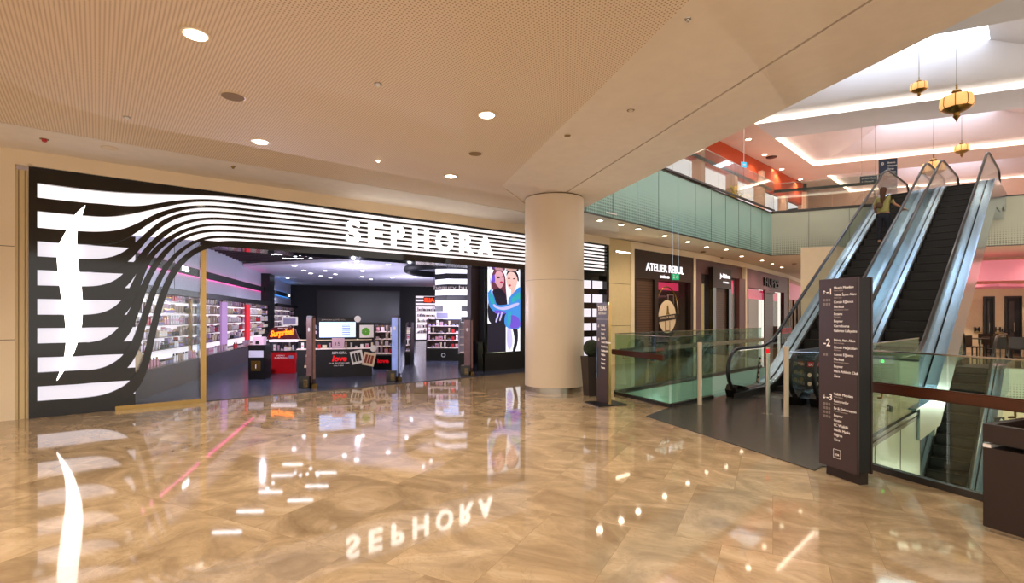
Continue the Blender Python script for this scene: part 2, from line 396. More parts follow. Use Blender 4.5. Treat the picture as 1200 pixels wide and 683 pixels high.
def relax(sp, ds=.05, k=4, n=2):
    out = [sp[0]]; acc = 0
    for a, b in zip(sp, sp[1:]):
        d = math.hypot(b[0]-a[0], b[1]-a[1]); t = ds-acc
        while t <= d and d > 0: out.append((a[0]+(b[0]-a[0])*t/d, a[1]+(b[1]-a[1])*t/d)); t += ds
        acc = (acc+d) % ds
    out.append(sp[-1])
    for _ in range(n):
        o2 = []
        for i in range(len(out)):
            m = min(k, i, len(out)-1-i); w = out[i-m:i+m+1]; o2.append((sum(p[0] for p in w)/len(w), sum(p[1] for p in w)/len(w)))
        out = o2
    return out
B = {
 1: [(43.9,239.7),(81.2,243.8),(100,245.5),(117.8,246.7),(130,247.8),(145,247.3),(159.3,246.4),(174,243.8),(188.5,240.6),(210.5,236.6),(230,234.8),(250,234.9),(400,252.7)],
 2: [(43.9,274.8),(81,278),(117.8,280.1),(130,279.8),(144.6,276.1),(159.3,268.0),(173.9,258.2),(188.5,250.5),(210.5,244.5),(230,242),(250,242),(400,258.3)],
 3: [(43.9,308.4),(81,310.5),(118,312),(132,311),(145,304.5),(152,298.5),(158,291.5),(166.6,282),(178.3,270.2),(195.9,257.1),(217.8,250.0),(250,248.7),(400,264.2)],
 4: [(43.9,342.3),(81,343),(118,343.6),(130,342),(140,336),(149,326.6),(159.3,312),(172.4,292),(188.5,276.1),(203.2,265.9),(225.1,258),(250,255.6),(400,269.7)],
 5: [(43.9,376.5),(81,376.4),(118,376.3),(130,374),(144.6,362),(156.3,342),(163,325),(170.5,307),(185,290),(197,280),(212,271.5),(232.4,264.6),(250,262.6),(400,275.1)],
 6: [(43.9,410.6),(81,409.8),(118,408.5),(130,404.5),(143,393),(152,376),(159.3,360),(168,338),(178,315.5),(197,291),(208,281),(225,273.5),(250,269.8),(400,281.3)],
 7: [(43.9,444.6),(81,442.8),(118,440.5),(130,437.5),(144.6,428),(156.3,411),(163.7,390),(172.4,361),(181.2,338),(193,314),(210,294),(225,284),(236,279.5),(250,276.8),(400,287.3)],
 8: [(43.9,478.5),(81,475.5),(118,472.5),(133,469),(149,460),(162.2,445.6),(171,423.7),(178.3,390),(187,356.4),(194.4,335),(206,313.5),(220.7,298.3),(235.4,289.5),(250,286),(270,284.6),(400,294)]}
for j in range(1, 9):
    pts = [tz(px, py) for px, py in B[j]]
    zh = pts[-1][1]
    t4, t5 = pts[-2][0], pts[-1][0]; z4 = pts[-2][1]
    pts = [(.03, pts[0][1])]+pts[1:-1]+[(t4+.5, z4+.3*(zh-z4)), (t4+1.2, z4+.7*(zh-z4)), (t4+2.2, zh), (t4+3.2, zh), (t4+5, zh), (t4+7, zh), (t4+9, zh), (WL-.1, zh)]
    sp = relax(spline(pts, 10)); L_ = []; R_ = []
    for i, p in enumerate(sp):
        q0_, q1_ = sp[max(0, i-1)], sp[min(len(sp)-1, i+1)]
        tx, tz_ = q1_[0]-q0_[0], q1_[1]-q0_[1]; l = math.hypot(tx, tz_) or 1; tx /= l; tz_ /= l
        h0 = .104 if j < 8 else .115
        hs_ = .043 if j < 8 else .05; he = .023 if j < 8 else .045
        k1 = sstep(.75+.03*j, 1.5, p[0]); k2 = sstep(1.45, 2.3+.0*j, p[0])
        h = h0*(1-k1)+hs_*k1; h = h*(1-k2)+he*k2
        L_.append((p[0]-tz_*h, p[1]+tx*h)); R_.append((p[0]+tz_*h, p[1]-tx*h))
    MB().ribbon(L_, R_, -.035, .028 if j in (1, 2) else .028).build('stripe_band', 'gloss_black', sf)
# black head above the first white stripe
top = [tz(43.9, 214.9), tz(81, 219.8), tz(100, 222.3), tz(117.8, 224.3), tz(134, 225.6), tz(159, 226.8), tz(188, 227.6), tz(250, 229.2)]
top = [(.03, top[0][1])]+top[1:]+[(3.2, 3.79), (4.0, 3.80), (5, 3.80), (7, 3.80), (9, 3.80), (11, 3.80), (WL-.1, 3.80)]
sp = relax(top)
MB().ribbon([(p[0], 3.83) for p in sp], [(p[0], min(p[1], 3.80)) for p in sp], -.035, .045).build('head_panel', 'gloss_black', sf)
box('soffit', 'gloss_black', 2.2, WL, -.03, .55, 2.84, 2.93, sf)
# rounded corner foot between the last band and floor
ls = [(100,240.5),(88.5,250),(76.8,272),(70.2,283.7),(67.3,290),(66.6,304.6),(68.8,326.6),(71.7,348.5),(75.4,369),(77,384),(77.6,398.8),(75.4,417.8),(71,432.4),(65.1,448.5)]
rs = [(69.5,442.7),(78.3,429.5),(84.9,417.8),(90,404.6),(93.7,390),(95.9,382),(96.6,372),(97,355.9),(95.9,338.3),(92.9,319.3),(91.3,304.6),(90,290),(90.3,276),(90.7,267.6),(94.4,257.3)]
poly = relax([tz(px, py, -.07) for px, py in ls]+[tz(px, py, -.07) for px, py in rs]+[tz(*ls[0], -.07)], .03, 2, 1)[:-1]
MB().prism(poly, -.07, -.036).build('flame_emblem', 'emblem_light', sf)
# the name
for ch, px0, px1, pt, pb in (('S',406.3,421.8,258.6,286.2),('E',432.6,448,261,287.4),('P',459.3,473.5,264,289.5),('H',484.3,502,267,292),('O',511.5,530.6,271,295.5),('R',539.5,554.2,274.2,298),('A',561,576.6,276.8,299.2)):
    x0, zt = tz(px0, pt, -.07); x1, _ = tz(px1, pt, -.07); _, zb = tz(px0, pb, -.07)
    o = text('letter', ch, .66, 'emblem_light', sf, 0, 0, 0, ex=.03, bold=.012)
    me = o.data; vx = [v.co.x for v in me.vertices]; vz = [v.co.z for v in me.vertices]
    kx = (x1-x0)/(max(vx)-min(vx)); kz = .485/(max(vz)-min(vz))
    me.transform(Matrix.Translation((x0, -.07, 3.13)) @ Matrix.Diagonal((kx, 1, kz, 1)) @ Matrix.Translation((-min(vx), 0, -min(vz))))
# door post, glass and threshold
tp = tz(238.5, 300)[0]
box('door_post', 'gold_steel', tp-.05, tp+.04, -.02, .1, 0, 2.88, sf, bev=.006)
box('threshold', 'gold_steel', 1.0, tp, -.01, .08, 0, .07, sf)
struct(box('window_1', 'clear_glass', 1.27, tp-.05, .14, .152, .07, 2.9)).location = (SF.o[0], SF.o[1], 0)
bpy.data.objects['window_1'].rotation_euler = (0, 0, SF.a)
g = SF.root('round_sticker', 'red round sticker on the shop glass behind the lowest curved bands', 'sticker', 1.13, .11, .8)
MB().lathe([(.001, 0), (.24, 0), (.24, .01), (.001, .01)], M=Matrix.Rotation(PI/2, 4, 'X')).build('disc', 'red', g)
MB().lathe([(.241, -.002), (.265, -.002), (.265, .012), (.241, .012)], M=Matrix.Rotation(PI/2, 4, 'X')).build('rim', 'steel', g)

# ------------------------------------------------------------ inside the cosmetics store
def place(o, fr, x=0, y=0, z=0): 
    p = fr.w(x, y); o.location = (p[0], p[1], z); o.rotation_euler = (0, 0, fr.a); return o
SC = 3.5
struct(place(box('wall_store_left', 'grey_panel', .72, 24, 0, .2, 0, SC+.5), LW))
struct(place(box('trim_8', 'black', 14.9, 16.1, -.35, -.001, 0, SC), LW))   # dark pier
for i, x in enumerate((4.5, 10.5, 18.3)): struct(place(box('trim_%d' % (9+i), 'soft_black', x, x+.02, -.006, .001, 2.2, SC), LW))
p = LW.w(23.5, 0)
BWF = Frame(p[0], p[1], LW.a-PI/2)
struct(place(box('wall_store_back', 'soft_black', -.5, 15, 0, .2, 0, SC+.5), BWF))
struct(MB().prism([(2.9, 16.4), (3.1, 16.5), (0, 34), (-.2, 34)], 0, SC+.4, 'z').build('wall_store_right', 'grey_panel'))
# ceilings: dark open grid in front, white further in
def lwpoly(pts): return [LW.w(*p) for p in pts]
fr_line = lambda x, y=.3: SF.w(x, y)
k0 = LW.w(11.6, 0)
struct(MB().prism([fr_line(.5), fr_line(13.2), (2.9, 17.2), (1.6, 23.5), (-3.0, 16.8), (-9.4, 19.4), k0, LW.w(.75, 0)], SC+.25, SC+.35, 'z').build('ceiling', 'black'))
struct(MB().prism([(-3.0, 16.8), (1.6, 23.5), (0, 34), LW.w(24, 0), k0, (-9.4, 19.4)], SC, SC+.1, 'z').build('ceiling', 'store_ceiling'))
g = thing('ceiling_baffle_grid', 'dark open slatted ceiling grid just inside the cosmetics store', 'ceiling grid', (0, 0, SC+.1))
mb = MB()
for i in range(26):
    x = .6+i*.42
    a_, b_ = LW.w(x, -.05), LW.w(x+1.0-.1*i*0, -7.5)
    if x > 10.8: break
    v = Vector((b_[0]-a_[0], b_[1]-a_[1], 0)); l = 5.2+x*.22; ang = math.atan2(v.y, v.x); v.normalize()
    while l > .3:   # keep the slats behind the store front
        px_, py_ = a_[0]+v.x*l-SF.o[0], a_[1]+v.y*l-SF.o[1]
        if -px_*SF.s+py_*SF.c > .62: break
        l -= .1
    mb.box(0, l, -.02, .02, 0, .12, Matrix.Translation((a_[0], a_[1], 0)) @ Matrix.Rotation(ang, 4, 'Z'))
mb.build('slat_panel', 'plum_brown', g)
# linear lights in the front ceiling (their mirror images lie on the marble)
lin_proto = None
for px, py in ((266,623),(293,599),(317,576),(352,586),(331,557),(371,569),(343,544),(382,554)):
    Y = (H+SC+.05)*F/(py-HZ); X = (px-600)/F*Y
    if lin_proto is None:
        lin_proto = t = thing('linear_ceiling_light', 'slim bright linear light in the dark store ceiling grid', 'ceiling light', (X, Y, SC+.05), LW.a+1.35, 'linear lights in the dark grid')
        box('housing', 'soft_black', -.36, .36, -.05, .05, .012, .05, t); box('diffuser', 'strip_white', -.34, .34, -.035, .035, 0, .012, t)
    else:
        t = copy_tree(lin_proto); t.location = (X, Y, SC+.05)
# small round downlights of the store
def downlight(name, label, group, pts, r, m, ring='white_paint'):
    pr = None
    for (x, y, z) in pts:
        if pr is None:
            pr = t = thing(name, label, 'ceiling light', (x, y, z), 0, group)
            MB().lathe([(r*1.32, 0), (r*1.3, -.012), (r, -.012), (r, 0)], n=24).build('trim_ring', ring, t)
            MB().lathe([(.001, -.013), (r*.98, -.0135), (r*.98, -.0165), (.001, -.017)], n=20).build('lamp_lens', m, t)
        else:
            t = copy_tree(pr); t.location = (x, y, z)
    return pr
dl = []
for px, py in ((345,311),(356,316.5),(364,320),(376,323),(381,317),(387,325),(404,308),(418,306),(418,313.5),(425,317),(337,325.5),(424,324),(455,309.5),(477,316),(482,324.5),(393,321),(435,327),(460,325)):
    Y = (SC-H)*F/(HZ-py); dl.append(((px-600)/F*Y, Y, SC))
downlight('store_downlight', 'small white recessed downlight in the pale store ceiling', 'downlights in the pale store ceiling', dl, .085, 'lamp_white')
dl2 = []
for px, py in ((313,293),(320,295.5),(346,300),(352,299),(360,299.5),(364,302),(372,299),(496,303),(505,305.5)):
    Y = (SC-H+.0)*F/(HZ-py); dl2.append(((px-600)/F*Y, Y, SC+.0))
downlight('store_spotlight', 'small white spotlight hanging among the dark ceiling slats', 'spotlights among the dark slats', dl2, .05, 'lamp_white', 'black')
t = thing('ceiling_ring', 'large black oval ring feature under the pale store ceiling', 'ceiling feature', (-2.3, 20.0, SC-.16))
mb = MB(); mb.tube([(1.75*math.cos(2*PI*i/40), 2.2*math.sin(2*PI*i/40), 0) for i in range(40)], .13, 8, True); mb.build('ring', 'black', t)
for i in range(4):
    a_ = PI/4+i*PI/2
    MB().tube([(1.75*math.cos(a_), 2.2*math.sin(a_), .05), (1.75*math.cos(a_), 2.2*math.sin(a_), .16)], .01, 6).build('hanger', 'black', t)
# the wall run: cabinet, shelves, canopy, rails and LED
def wallrun(x0, x1, lab, led, ledlab, nm):
    t = LW.root('product_shelving', lab, 'shelving', x0, 0, 0)
    W_ = x1-x0
    box('base_cabinet', 'plum_brown', 0, W_, -.7, -.001, 0, .52, t); box('counter_edge', 'steel', 0, W_, -.72, -.4, .521, .55, t)
    box('back_panel', 'lightbox_soft', 0, W_, -.03, -.001, .551, 2.05, t)
    for z in (.83, 1.1, 1.37, 1.64, 1.91): box('shelf', 'steel', 0, W_, -.34, -.031, z-.02, z, t)
    box('canopy', 'black', 0, W_, -.5, -.001, 2.051, 2.19, t)
    r = LW.root('lit_rail', ledlab, 'light rail', x0, 0, 2.68)
    box('rail_body', 'soft_black', 0, W_, -.12, -.03, 0, .2, r)
    box('led_strip', led, 0, W_, -.029, -.005, .17, .19, r); box('led_strip', led, 0, W_, -.029, -.005, .01, .03, r)
    return t
mat('lightbox_soft', '#f2ecf2', .5, emit=1.0, ecol='#f4e6ee', var=0)
wallrun(.2, 14.85, 'long wall of lit product shelves above a dark cabinet left in the store', 'pink_led', 'dark horizontal wall rail edged with glowing pink light', 1)
wallrun(16.15, 22.8, 'further lit product shelves past the dark pier', 'blue_led', 'dark horizontal wall rail edged with glowing blue light', 2)
for i, (x, lab) in enumerate(((4.55, 'white rectangular lamp on the pink lit rail beside the gold door post'), (16.5, 'white lamp at the near end of the blue lit rail'), (21.5, 'white lamp at the far end of the blue lit rail'))):
    t = LW.root('rail_lamp', lab, 'lamp', x, -.13, 2.72)
    box('lamp_body', 'white_paint', 0, .5, -.03, .01, 0, .13, t); box('lamp_face', 'strip_white', .02, .48, -.04, -.031, .01, .12, t)
# upright dividers and poster strips
for x, c, lab, w_ in ((4.35, 'gold_steel', 'narrow gold upright divider between lit shelves', .12), (5.0, 'bright_steel', 'narrow silver upright divider between lit shelves', .08), (7.1, 'lilac_card', 'tall lilac poster strip on the lit wall shelves', .62), (10.2, 'red_card', 'tall red poster strip on the lit wall shelves', .6)):
    if 'card' in c: mat(c, '#b98fc0' if 'lil' in c else '#d3202c', .5, emit=.35, ecol='#b98fc0' if 'lil' in c else '#d3202c', var=.03)
    t = LW.root('shelf_divider' if 'steel' in c else 'poster_strip', lab, 'divider' if 'steel' in c else 'poster', x, 0, 0)
    box('panel', c, 0, w_, -.42, -.36, .56, 2.0, t)
# products
cols = ['#efe6e4', '#e7c9cf', '#f4f0ee', '#c9a6b8', '#a38fc4', '#d99aa5', '#b7a08c', '#241f22', '#c92b33', '#e9d9b9', '#8d8aa6', '#f0dfe6']
for i, c in enumerate(cols): mat('pack%d' % i, c, .35, var=0)
mat('cap_dark', '#1c1a1c', .3, var=0); mat('cap_gold', '#b18b45', .25, .9, var=0)
protos = []
def product(kind, ci):
    if kind == 'cosmetic_box':
        w_, h_ = random.choice(((.09, .12), (.06, .17), (.12, .1))); mb = MB().box(-w_/2, w_/2, -.03, .03, 0, h_)
        mb.mi = 1; mb.box(-w_*.35, w_*.35, -.0315, -.0305, h_*.35, h_*.6)
        return mb.build(kind, ['pack%d' % ci, 'pack%d' % ((ci+5) % 12)])
    if kind == 'perfume_bottle':
        mb = MB().box(-.04, .04, -.022, .022, 0, .11); mb.mi = 1; mb.lathe([(.016, .11), (.016, .15), (.012, .152)], n=8)
        return mb.build(kind, ['pack%d' % ci, 'cap_gold' if ci % 2 else 'cap_dark'])
    if kind == 'cream_jar':
        mb = MB().lathe([(.038, 0), (.042, .01), (.042, .05), (.036, .055)], n=12); mb.mi = 1; mb.lathe([(.043, .056), (.043, .078), (.03, .08)], n=12)
        return mb.build(kind, ['pack%d' % ci, 'cap_dark' if ci % 2 else 'cap_gold'])
    mb = MB().lathe([(.012, 0), (.024, .03), (.03, .15), (.028, .152)], n=10); mb.mi = 1; mb.lathe([(.018, 0), (.018, -.001)], n=6)
    return mb.build(kind, ['pack%d' % ci, 'cap_dark'])
kinds = ['cosmetic_box', 'perfume_bottle', 'cream_jar', 'lotion_tube']
nice = {'cosmetic_box': 'small cosmetic box', 'perfume_bottle': 'small perfume bottle', 'cream_jar': 'small cream jar', 'lotion_tube': 'small lotion tube'}
lib = [(k, product(k, (i*5+j*3) % 12)) for j in range(4) for i, k in enumerate(kinds)]
used = set()
def put(kind_o, x, y, z, rz, where, group, sc=1):
    kind, o = kind_o
    if o.name in used: c = o.copy(); COL.objects.link(c)
    else: c = o; used.add(o.name)
    c.location = (x, y, z); c.rotation_euler = (0, 0, rz); c.scale = (sc, sc, sc)
    tag(c, nice[kind]+' '+where, {'cosmetic_box': 'box', 'perfume_bottle': 'bottle', 'cream_jar': 'jar', 'lotion_tube': 'tube'}[kind], nice[kind]+' '+group)
    return c
shelfnames = {.55: 'on the counter ledge of the pink lit wall', .83: 'on the lowest shelf of the pink lit wall', 1.1: 'on the second lowest shelf of the pink lit wall', 1.37: 'on the middle shelf of the pink lit wall', 1.64: 'on the second highest shelf of the pink lit wall', 1.91: 'on the highest shelf of the pink lit wall'}
cnt = 0
for z, nm in shelfnames.items():
    x = .6
    blk = lib[0]; left = 0
    while x < 14.7:
        if left == 0: blk = random.choice(lib); left = random.randint(2, 4)
        left -= 1
        step = .155 if x < 6 else .24
        if not (7.0 < x < 7.8 or 10.1 < x < 10.9 or 4.3 < x < 4.5 or 4.95 < x < 5.12):
            yy = -.56 if z == .55 else -.27
            wx, wy = LW.w(x, yy); put(blk, wx, wy, z+.0005, LW.a, nm, nm, 1.15 if blk[0] != 'cosmetic_box' else 1.25); cnt += 1
        x += step
print('products', cnt)
# mass of packs behind the individuals and further away
def mass(name, fr, x0, x1, zs, yy, lab, parent=None, dens=.1, hmax=.22):
    mb = MB(); 
    for z in zs:
        x = x0
        while x < x1:
            w_ = random.uniform(.05, .11); h_ = random.uniform(.08, hmax); mb.mi = random.randrange(12)
            a_ = fr.w(x+w_/2, yy)
            mb.box(-w_/2, w_/2, -.04, .04, z+.001, z+h_, Matrix.Translation((a_[0], a_[1], 0)) @ Matrix.Rotation(fr.a, 4, 'Z'))
            x += w_+dens*random.random()
    o = mb.build(name, ['pack%d' % i for i in range(12)]); return tag(o, lab, 'products', None, 'stuff')
mass('product_rows', LW, .4, 14.7, (.83, 1.1, 1.37, 1.64, 1.91), -.14, 'mixed small packs filling the lit wall shelves behind the front row', dens=.012)
mass('product_rows', LW, 16.3, 22.6, (.55, .83, 1.1, 1.37, 1.64, 1.91), -.27, 'mixed small packs on the far shelves below the blue rail', dens=.05)
# back wall video screen
xa, za = BWF.hit(372, 338); xb, zb = BWF.hit(468, 383)
t = BWF.root('video_wall', 'large switched-off black screen on the back wall of the store', 'screen', xa, -.06, 0)
mat('dark_screen', '#141216', .28); box('screen_panel', 'dark_screen', 0, xb-xa, 0, .05, 1.15, 3.15, t); box('bezel', 'plum_brown', -.06, xb-xa+.06, .01, .055, 1.09, 3.21, t)
# far shelves right of the black back wall
t = BWF.root('back_shelving', 'bright striped shelving bay at the far back right of the store', 'shelving', BWF.hit(486, 380)[0], -.8, 0)
for i in range(6): box('shelf', 'steel', 0, 4.5, -.3, 0, .5+i*.35, .52+i*.35, t)
box('back_panel', 'lightbox_soft', 0, 4.5, .001, .05, .1, 2.9, t)
for i in range(4): box('dark_band', 'black', 0, 4.5, -.02, 0, 2.2+i*.22, 2.3+i*.22, t)
mass('product_rows', BWF, BWF.hit(486, 380)[0]+.1, BWF.hit(486, 380)[0]+4.4, (.52, .87, 1.22, 1.57, 1.92), -.95, 'mixed small packs on the far back shelving of the store', dens=.05, hmax=.25)
x_, z_ = BWF.hit(497, 352, -.9); t = BWF.root('red_shelf_sign', 'small glowing red sign over the far back shelving', 'sign', x_, -1.15, z_)
text('lettering', 'ILIA', .35, 'neon_red', t, 0, 0, -.1, w=.62, ex=.02, bold=.012); box('backing', 'black', -.05, .7, .03, .06, -.18, .24, t)

mat('lightbox_mid', '#ffffff', .4, emit=.8, ecol='#f6f2ff', var=0)
# ---- striped column with products
cx, cy = (533-600)/F*19.6, 19.6
t = thing('striped_column', 'white and black banded six sided column behind the product tower', 'column', (cx, cy, 0), .25)
for i in range(7):
    z0 = .75+i*.40
    MB().lathe([(.74, z0), (.74, z0+.2)], n=6).build('lit_band', 'lightbox_mid', t)
    MB().lathe([(.76, z0+.2001), (.76, z0+.3999)], n=6).build('dark_band', 'black', t)
MB().lathe([(.7, 0), (.7, .75)], n=6).build('base', 'black', t)
t2 = thing('hanging_store_sign', 'thin outlined lettering sign hung before the striped column', 'sign', (cx-.65, cy-.98, 2.55))
text('lettering', 'beauty hub', .2, 'text_dim', t2, -.02, 0, 0, w=1.35, ex=.004)
box('rod', 'steel', -.02, 1.35, .005, .015, -.02, -.012, t2)
for x in (0, 1.32): box('rod', 'black', x-.006, x+.006, .004, .016, -.012, SC-2.551, t2)
t = thing('column_screen', 'pale blue screen on the front of the striped column', 'screen', (-2.2, 18.72, 1.05))
box('screen_face', 'screen_blue', -.29, .3, -.02, -.001, .02, .98, t); box('bezel', 'white_paint', -.33, .34, 0, .03, -.02, 1.02, t)
text('lettering', 'beauty', .14, 'text_lit', t, -.22, -.025, .3, w=.42, ex=.002)

# ---- product towers and counters
def tower(px0, px1, pbase, ptop, name, lab, cat, m='plum_brown', depth=.6, levels=4, cards=True, rz=0):
    Y = H*F/(pbase-HZ); x0 = (px0-600)/F*Y; x1 = (px1-600)/F*Y; zt = H+(HZ-ptop)*Y/F
    w_ = x1-x0; t = thing(name, lab, cat, (x0+w_/2, Y+depth/2, 0), rz)
    box('plinth', 'black', -w_/2, w_/2, -depth/2, depth/2, 0, .42, t)
    prof = [(-depth/2, .4201), (depth/2, .4201), (depth/2, zt), (-depth*.12, zt)]
    for s in (-1, 1): MB().prism(prof, s*w_/2-(.03 if s > 0 else 0), s*w_/2+(.03 if s < 0 else 0), 'x').build('side_panel', m, t)
    box('back_panel', m, -w_/2+.03, w_/2-.03, depth/2-.04, depth/2, .43, zt, t)
    n = levels; spots = []
    for i in range(n):
        z = .45+(zt-.45)*i/n; yb = -depth/2+.38*depth*(z-.42)/max(.01, zt-.42)+.03
        box('shelf', 'shelf_lit', -w_/2+.031, w_/2-.031, yb, depth/2-.041, z, z+.02, t); spots.append((z+.021, yb+.05))
    return t, w_, Y, spots
mat('lightbox_mid', '#ffffff', .4, emit=.8, ecol='#f6f2ff', var=0); mat('red_card2', '#8a3a2c', .5); mat('pack7x', '#3a1a22', .5)
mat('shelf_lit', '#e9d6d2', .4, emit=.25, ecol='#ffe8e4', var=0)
def stock(t, w_, spots, where, sc=1.0, step=.11):
    for z, y in spots:
        x = -w_/2+.09
        while x < w_/2-.07:
            c = put(random.choice(lib), 0, 0, 0, 0, where, where, sc)
            M = t.matrix_basis if 0 else (Matrix.Translation(t.location) @ Matrix.Rotation(t.rotation_euler[2], 4, 'Z'))
            p = M @ Vector((x, y, z)); c.location = p; c.rotation_euler = (0, 0, t.rotation_euler[2]); x += step
t, w_, Y, sp_ = tower(499, 538, 423, 374, 'product_tower', 'tapered tower of packed product shelves before the striped column', 'display', levels=4)
stock(t, w_, sp_, 'on the tapered tower before the striped column', 1.15, .14)
text('badge', 'O', .2, 'text_white', t, -.05, -.305, .14)
q = thing('white_frame_display', 'small white framed display on top of the tapered tower', 'display', (t.location.x-.05, Y+.34, 0))
box('frame', 'white_paint', -.24, .24, -.02, .03, 1.47, 1.72, q); box('picture', 'pack10', -.2, .2, -.025, -.0201, 1.5, 1.69, q)
t, w_, Y, sp_ = tower(537, 546, 431, 378, 'display_case', 'narrow white shelf display left of the third security gate', 'display', m='grey_panel', depth=.35, levels=4)
t, w_, Y, sp_ = tower(437, 461, 433, 381, 'pink_display', 'stepped display with pink boxes right of the black counter', 'display', levels=4, depth=.5)
stock(t, w_, sp_, 'on the stepped display right of the black counter', 1.2, .14)
text('lettering', 'love', .17, 'red_glow', t, -.17, -.26, .2, w=.33, bold=.006)
t, w_, Y, sp_ = tower(474, 481, 428, 378, 'slim_display', 'slim tiered product display just behind the second security gate', 'display', levels=5, depth=.6)
stock(t, w_, sp_, 'on the slim display behind the second gate', 1.1, .1)
# red counter
Yr = H*F/(438-HZ); xr = (329-600)/F*Yr
t = thing('red_counter', 'red display counter with glowing orange script on an arched top', 'counter', (xr, Yr, 0), .02)
box('counter_body', 'red', -.39, .39, 0, .45, 0, .58, t, bev=.01); box('front_panel', 'red', -.38, .38, -.015, -.001, .33, .57, t)
text('lettering', 'MERRY', .05, 'text_white', t, -.1, -.017, .48, w=.22); text('lettering', 'SURPRISES', .05, 'text_white', t, -.16, -.017, .42, w=.34)
box('sticker', 'pack10', .22, .36, -.018, -.016, .42, .5, t); box('sticker', 'pack2', -.38, -.3, -.018, -.016, .38, .53, t)
box('shelf', 'black', -.38, .38, .05, .44, .581, .62, t)
for s in (-.38, .34): box('side_panel', 'black', s, s+.04, .2, .44, .621, .85, t)
box('shelf', 'lightbox_soft', -.36, .36, .1, .44, .86, .92, t)
mat('dark_red', '#4a0a10', .5, emit=.08, ecol='#a01018')
MB().prism([(-.44, .93), (.44, .93), (.34, 1.2), (.2, 1.27), (-.2, 1.27), (-.34, 1.2)], .12, .16).build('arched_sign', 'dark_red', t)
text('script_lettering', 'Surprise!', .22, 'neon_orange', t, -.33, .1, 1.0, w=.66, ex=.008, bold=.008, shear=.35, rot=-.12)
text('lettering', 'SEPHORA', .05, 'text_white', t, -.13, .115, 1.215, w=.26)
for i in range(6):
    c = put(lib[(i*3) % 16], xr-.25+i*.1, Yr+.2, .6215, 0, 'on the red counter shelf', 'on the red counter shelf', .95)
q = thing('white_photo_frame', 'white framed picture standing behind the red counter top', 'picture frame', (xr+.03, Yr+.5, 0))
box('frame', 'white_paint', -.22, .22, -.02, .02, 1.3, 1.55, q, bev=.01); box('picture', 'pack10', -.17, .17, -.026, -.0201, 1.35, 1.5, q); box('post', 'steel', -.02, .02, -.01, .01, 0, 1.3, q)
# slanted product rack right of the red counter
q = thing('slanted_rack', 'slanted rack of small packs between red counter and screen', 'rack', (xr+.55, Yr+.5, 0), .1)
MB().prism([(-.12, 1.35), (.0, 1.4), (.5, .95), (.5, 0), (.4, 0), (.38, .85)], 0, .4).build('frame', 'black', q)
for i in range(6):
    xx = -.02+i*.08; zz = 1.36-.0-i*.078
    box('pack_row', ['pack1', 'pack4', 'pack0'][i % 3], xx-.02, xx+.05, -.03, -.001, zz-.06, zz+.02, q)
# black product stand
Yb = H*F/(445-HZ); xb_ = (300.5-600)/F*Yb
t = thing('black_display_stand', 'black boxy stand with a dim picture left of the red counter', 'stand', (xb_, Yb, 0), .05)
box('stand_body', 'black', -.2, .2, 0, .35, 0, .85, t, bev=.006); box('picture', 'grey_panel', -.18, .17, -.006, -.001, .55, .72, t); box('picture', 'cap_gold', -.13, .1, -.006, -.001, .22, .47, t)
text('lettering', 'I', .14, 'text_white', t, -.03, -.008, .28)
q = thing('pink_display_box', 'pink box standing on top of the black boxy stand', 'box', (xb_-.02, Yb+.15, .851), .05)
box('box_body', 'pink_paper', -.12, .15, -.08, .08, 0, .2, q, bev=.004); box('print', 'pack7', -.04, .04, -.083, -.0805, .02, .1, q)
# black counter
fa = floor_pt(348, 444); fb = floor_pt(436, 441); ang = math.atan2(fb[1]-fa[1], fb[0]-fa[0]); L0 = math.hypot(fb[0]-fa[0], fb[1]-fa[1])
t = thing('black_counter', 'long black cosmetics counter with red script and tilted photo cards', 'counter', (fa[0], fa[1], 0), ang)
box('counter_body', 'soft_black', 0, L0, 0, .8, 0, .72, t, bev=.008); box('counter_top', 'shelf_lit', -.01, L0+.01, -.02, .35, .721, .74, t)
box('upper_tier', 'soft_black', 0, L0, .36, .78, .721, .93, t); box('tier_top', 'cream', -.01, L0+.01, .34, .8, .931, .95, t)
text('lettering', 'SEPHORA', .09, 'text_white', t, .82, -.004, .60, w=.36); text('script_lettering', 'love', .2, 'red_glow', t, .82, -.006, .42, w=.36, bold=.008, shear=.2)
text('lettering', 'OUR BEST SELLERS', .05, 'text_white', t, .74, -.004, .35, w=.5); text('lettering', 'ONLY HERE', .04, 'text_white', t, .86, -.004, .29, w=.24)
for x, z, r, m_, w2 in ((.15, .28, .15, 'cream', .22), (1.28, .36, -.2, 'white_paint', .3), (1.58, .3, .22, 'cream', .3)):
    M = Matrix.Translation((x+.15, -.008, z+.15)) @ Matrix.Rotation(r, 4, 'Y')
    mb = MB().box(-w2/2, w2/2, -.004, 0, -.17, .17, M); c_ = mb.build('photo_card', m_, t)
    mb = MB(); 
    for i in range(3): mb.box(-.11+.075*i, -.05+.075*i, -.006, -.0045, -.11, .11, M)
    mb.build('print', 'pack7' if m_ != 'cream' else 'red_card2', c_)
q = thing('counter_screen', 'wide pale blue screen on the black counter', 'screen', (fa[0], fa[1], .9505), ang)
box('screen_face', 'screen_blue', .5, 1.4, .42, .44, .06, .46, q); box('bezel', 'black', .45, 1.44, .441, .47, .0, .58, q)
mb = MB()
for i in range(6): mb.box(1.06, 1.26, .416, .4195, .12+i*.055, .14+i*.055)
mb.build('menu_lines', 'pack4', q); text('lettering', 'SEPHORA LOVES YOU', .05, 'text_dim', q, .55, .435, .5, w=.6)
q = thing('plant_picture', 'small framed screen with a green plant image on the counter', 'screen', (fa[0], fa[1], .9505), ang)
box('bezel', 'black', 1.46, 1.9, .44, .47, 0, .44, q); box('screen_face', 'pack2', 1.5, 1.86, .43, .4395, .04, .38, q)
mb = MB()
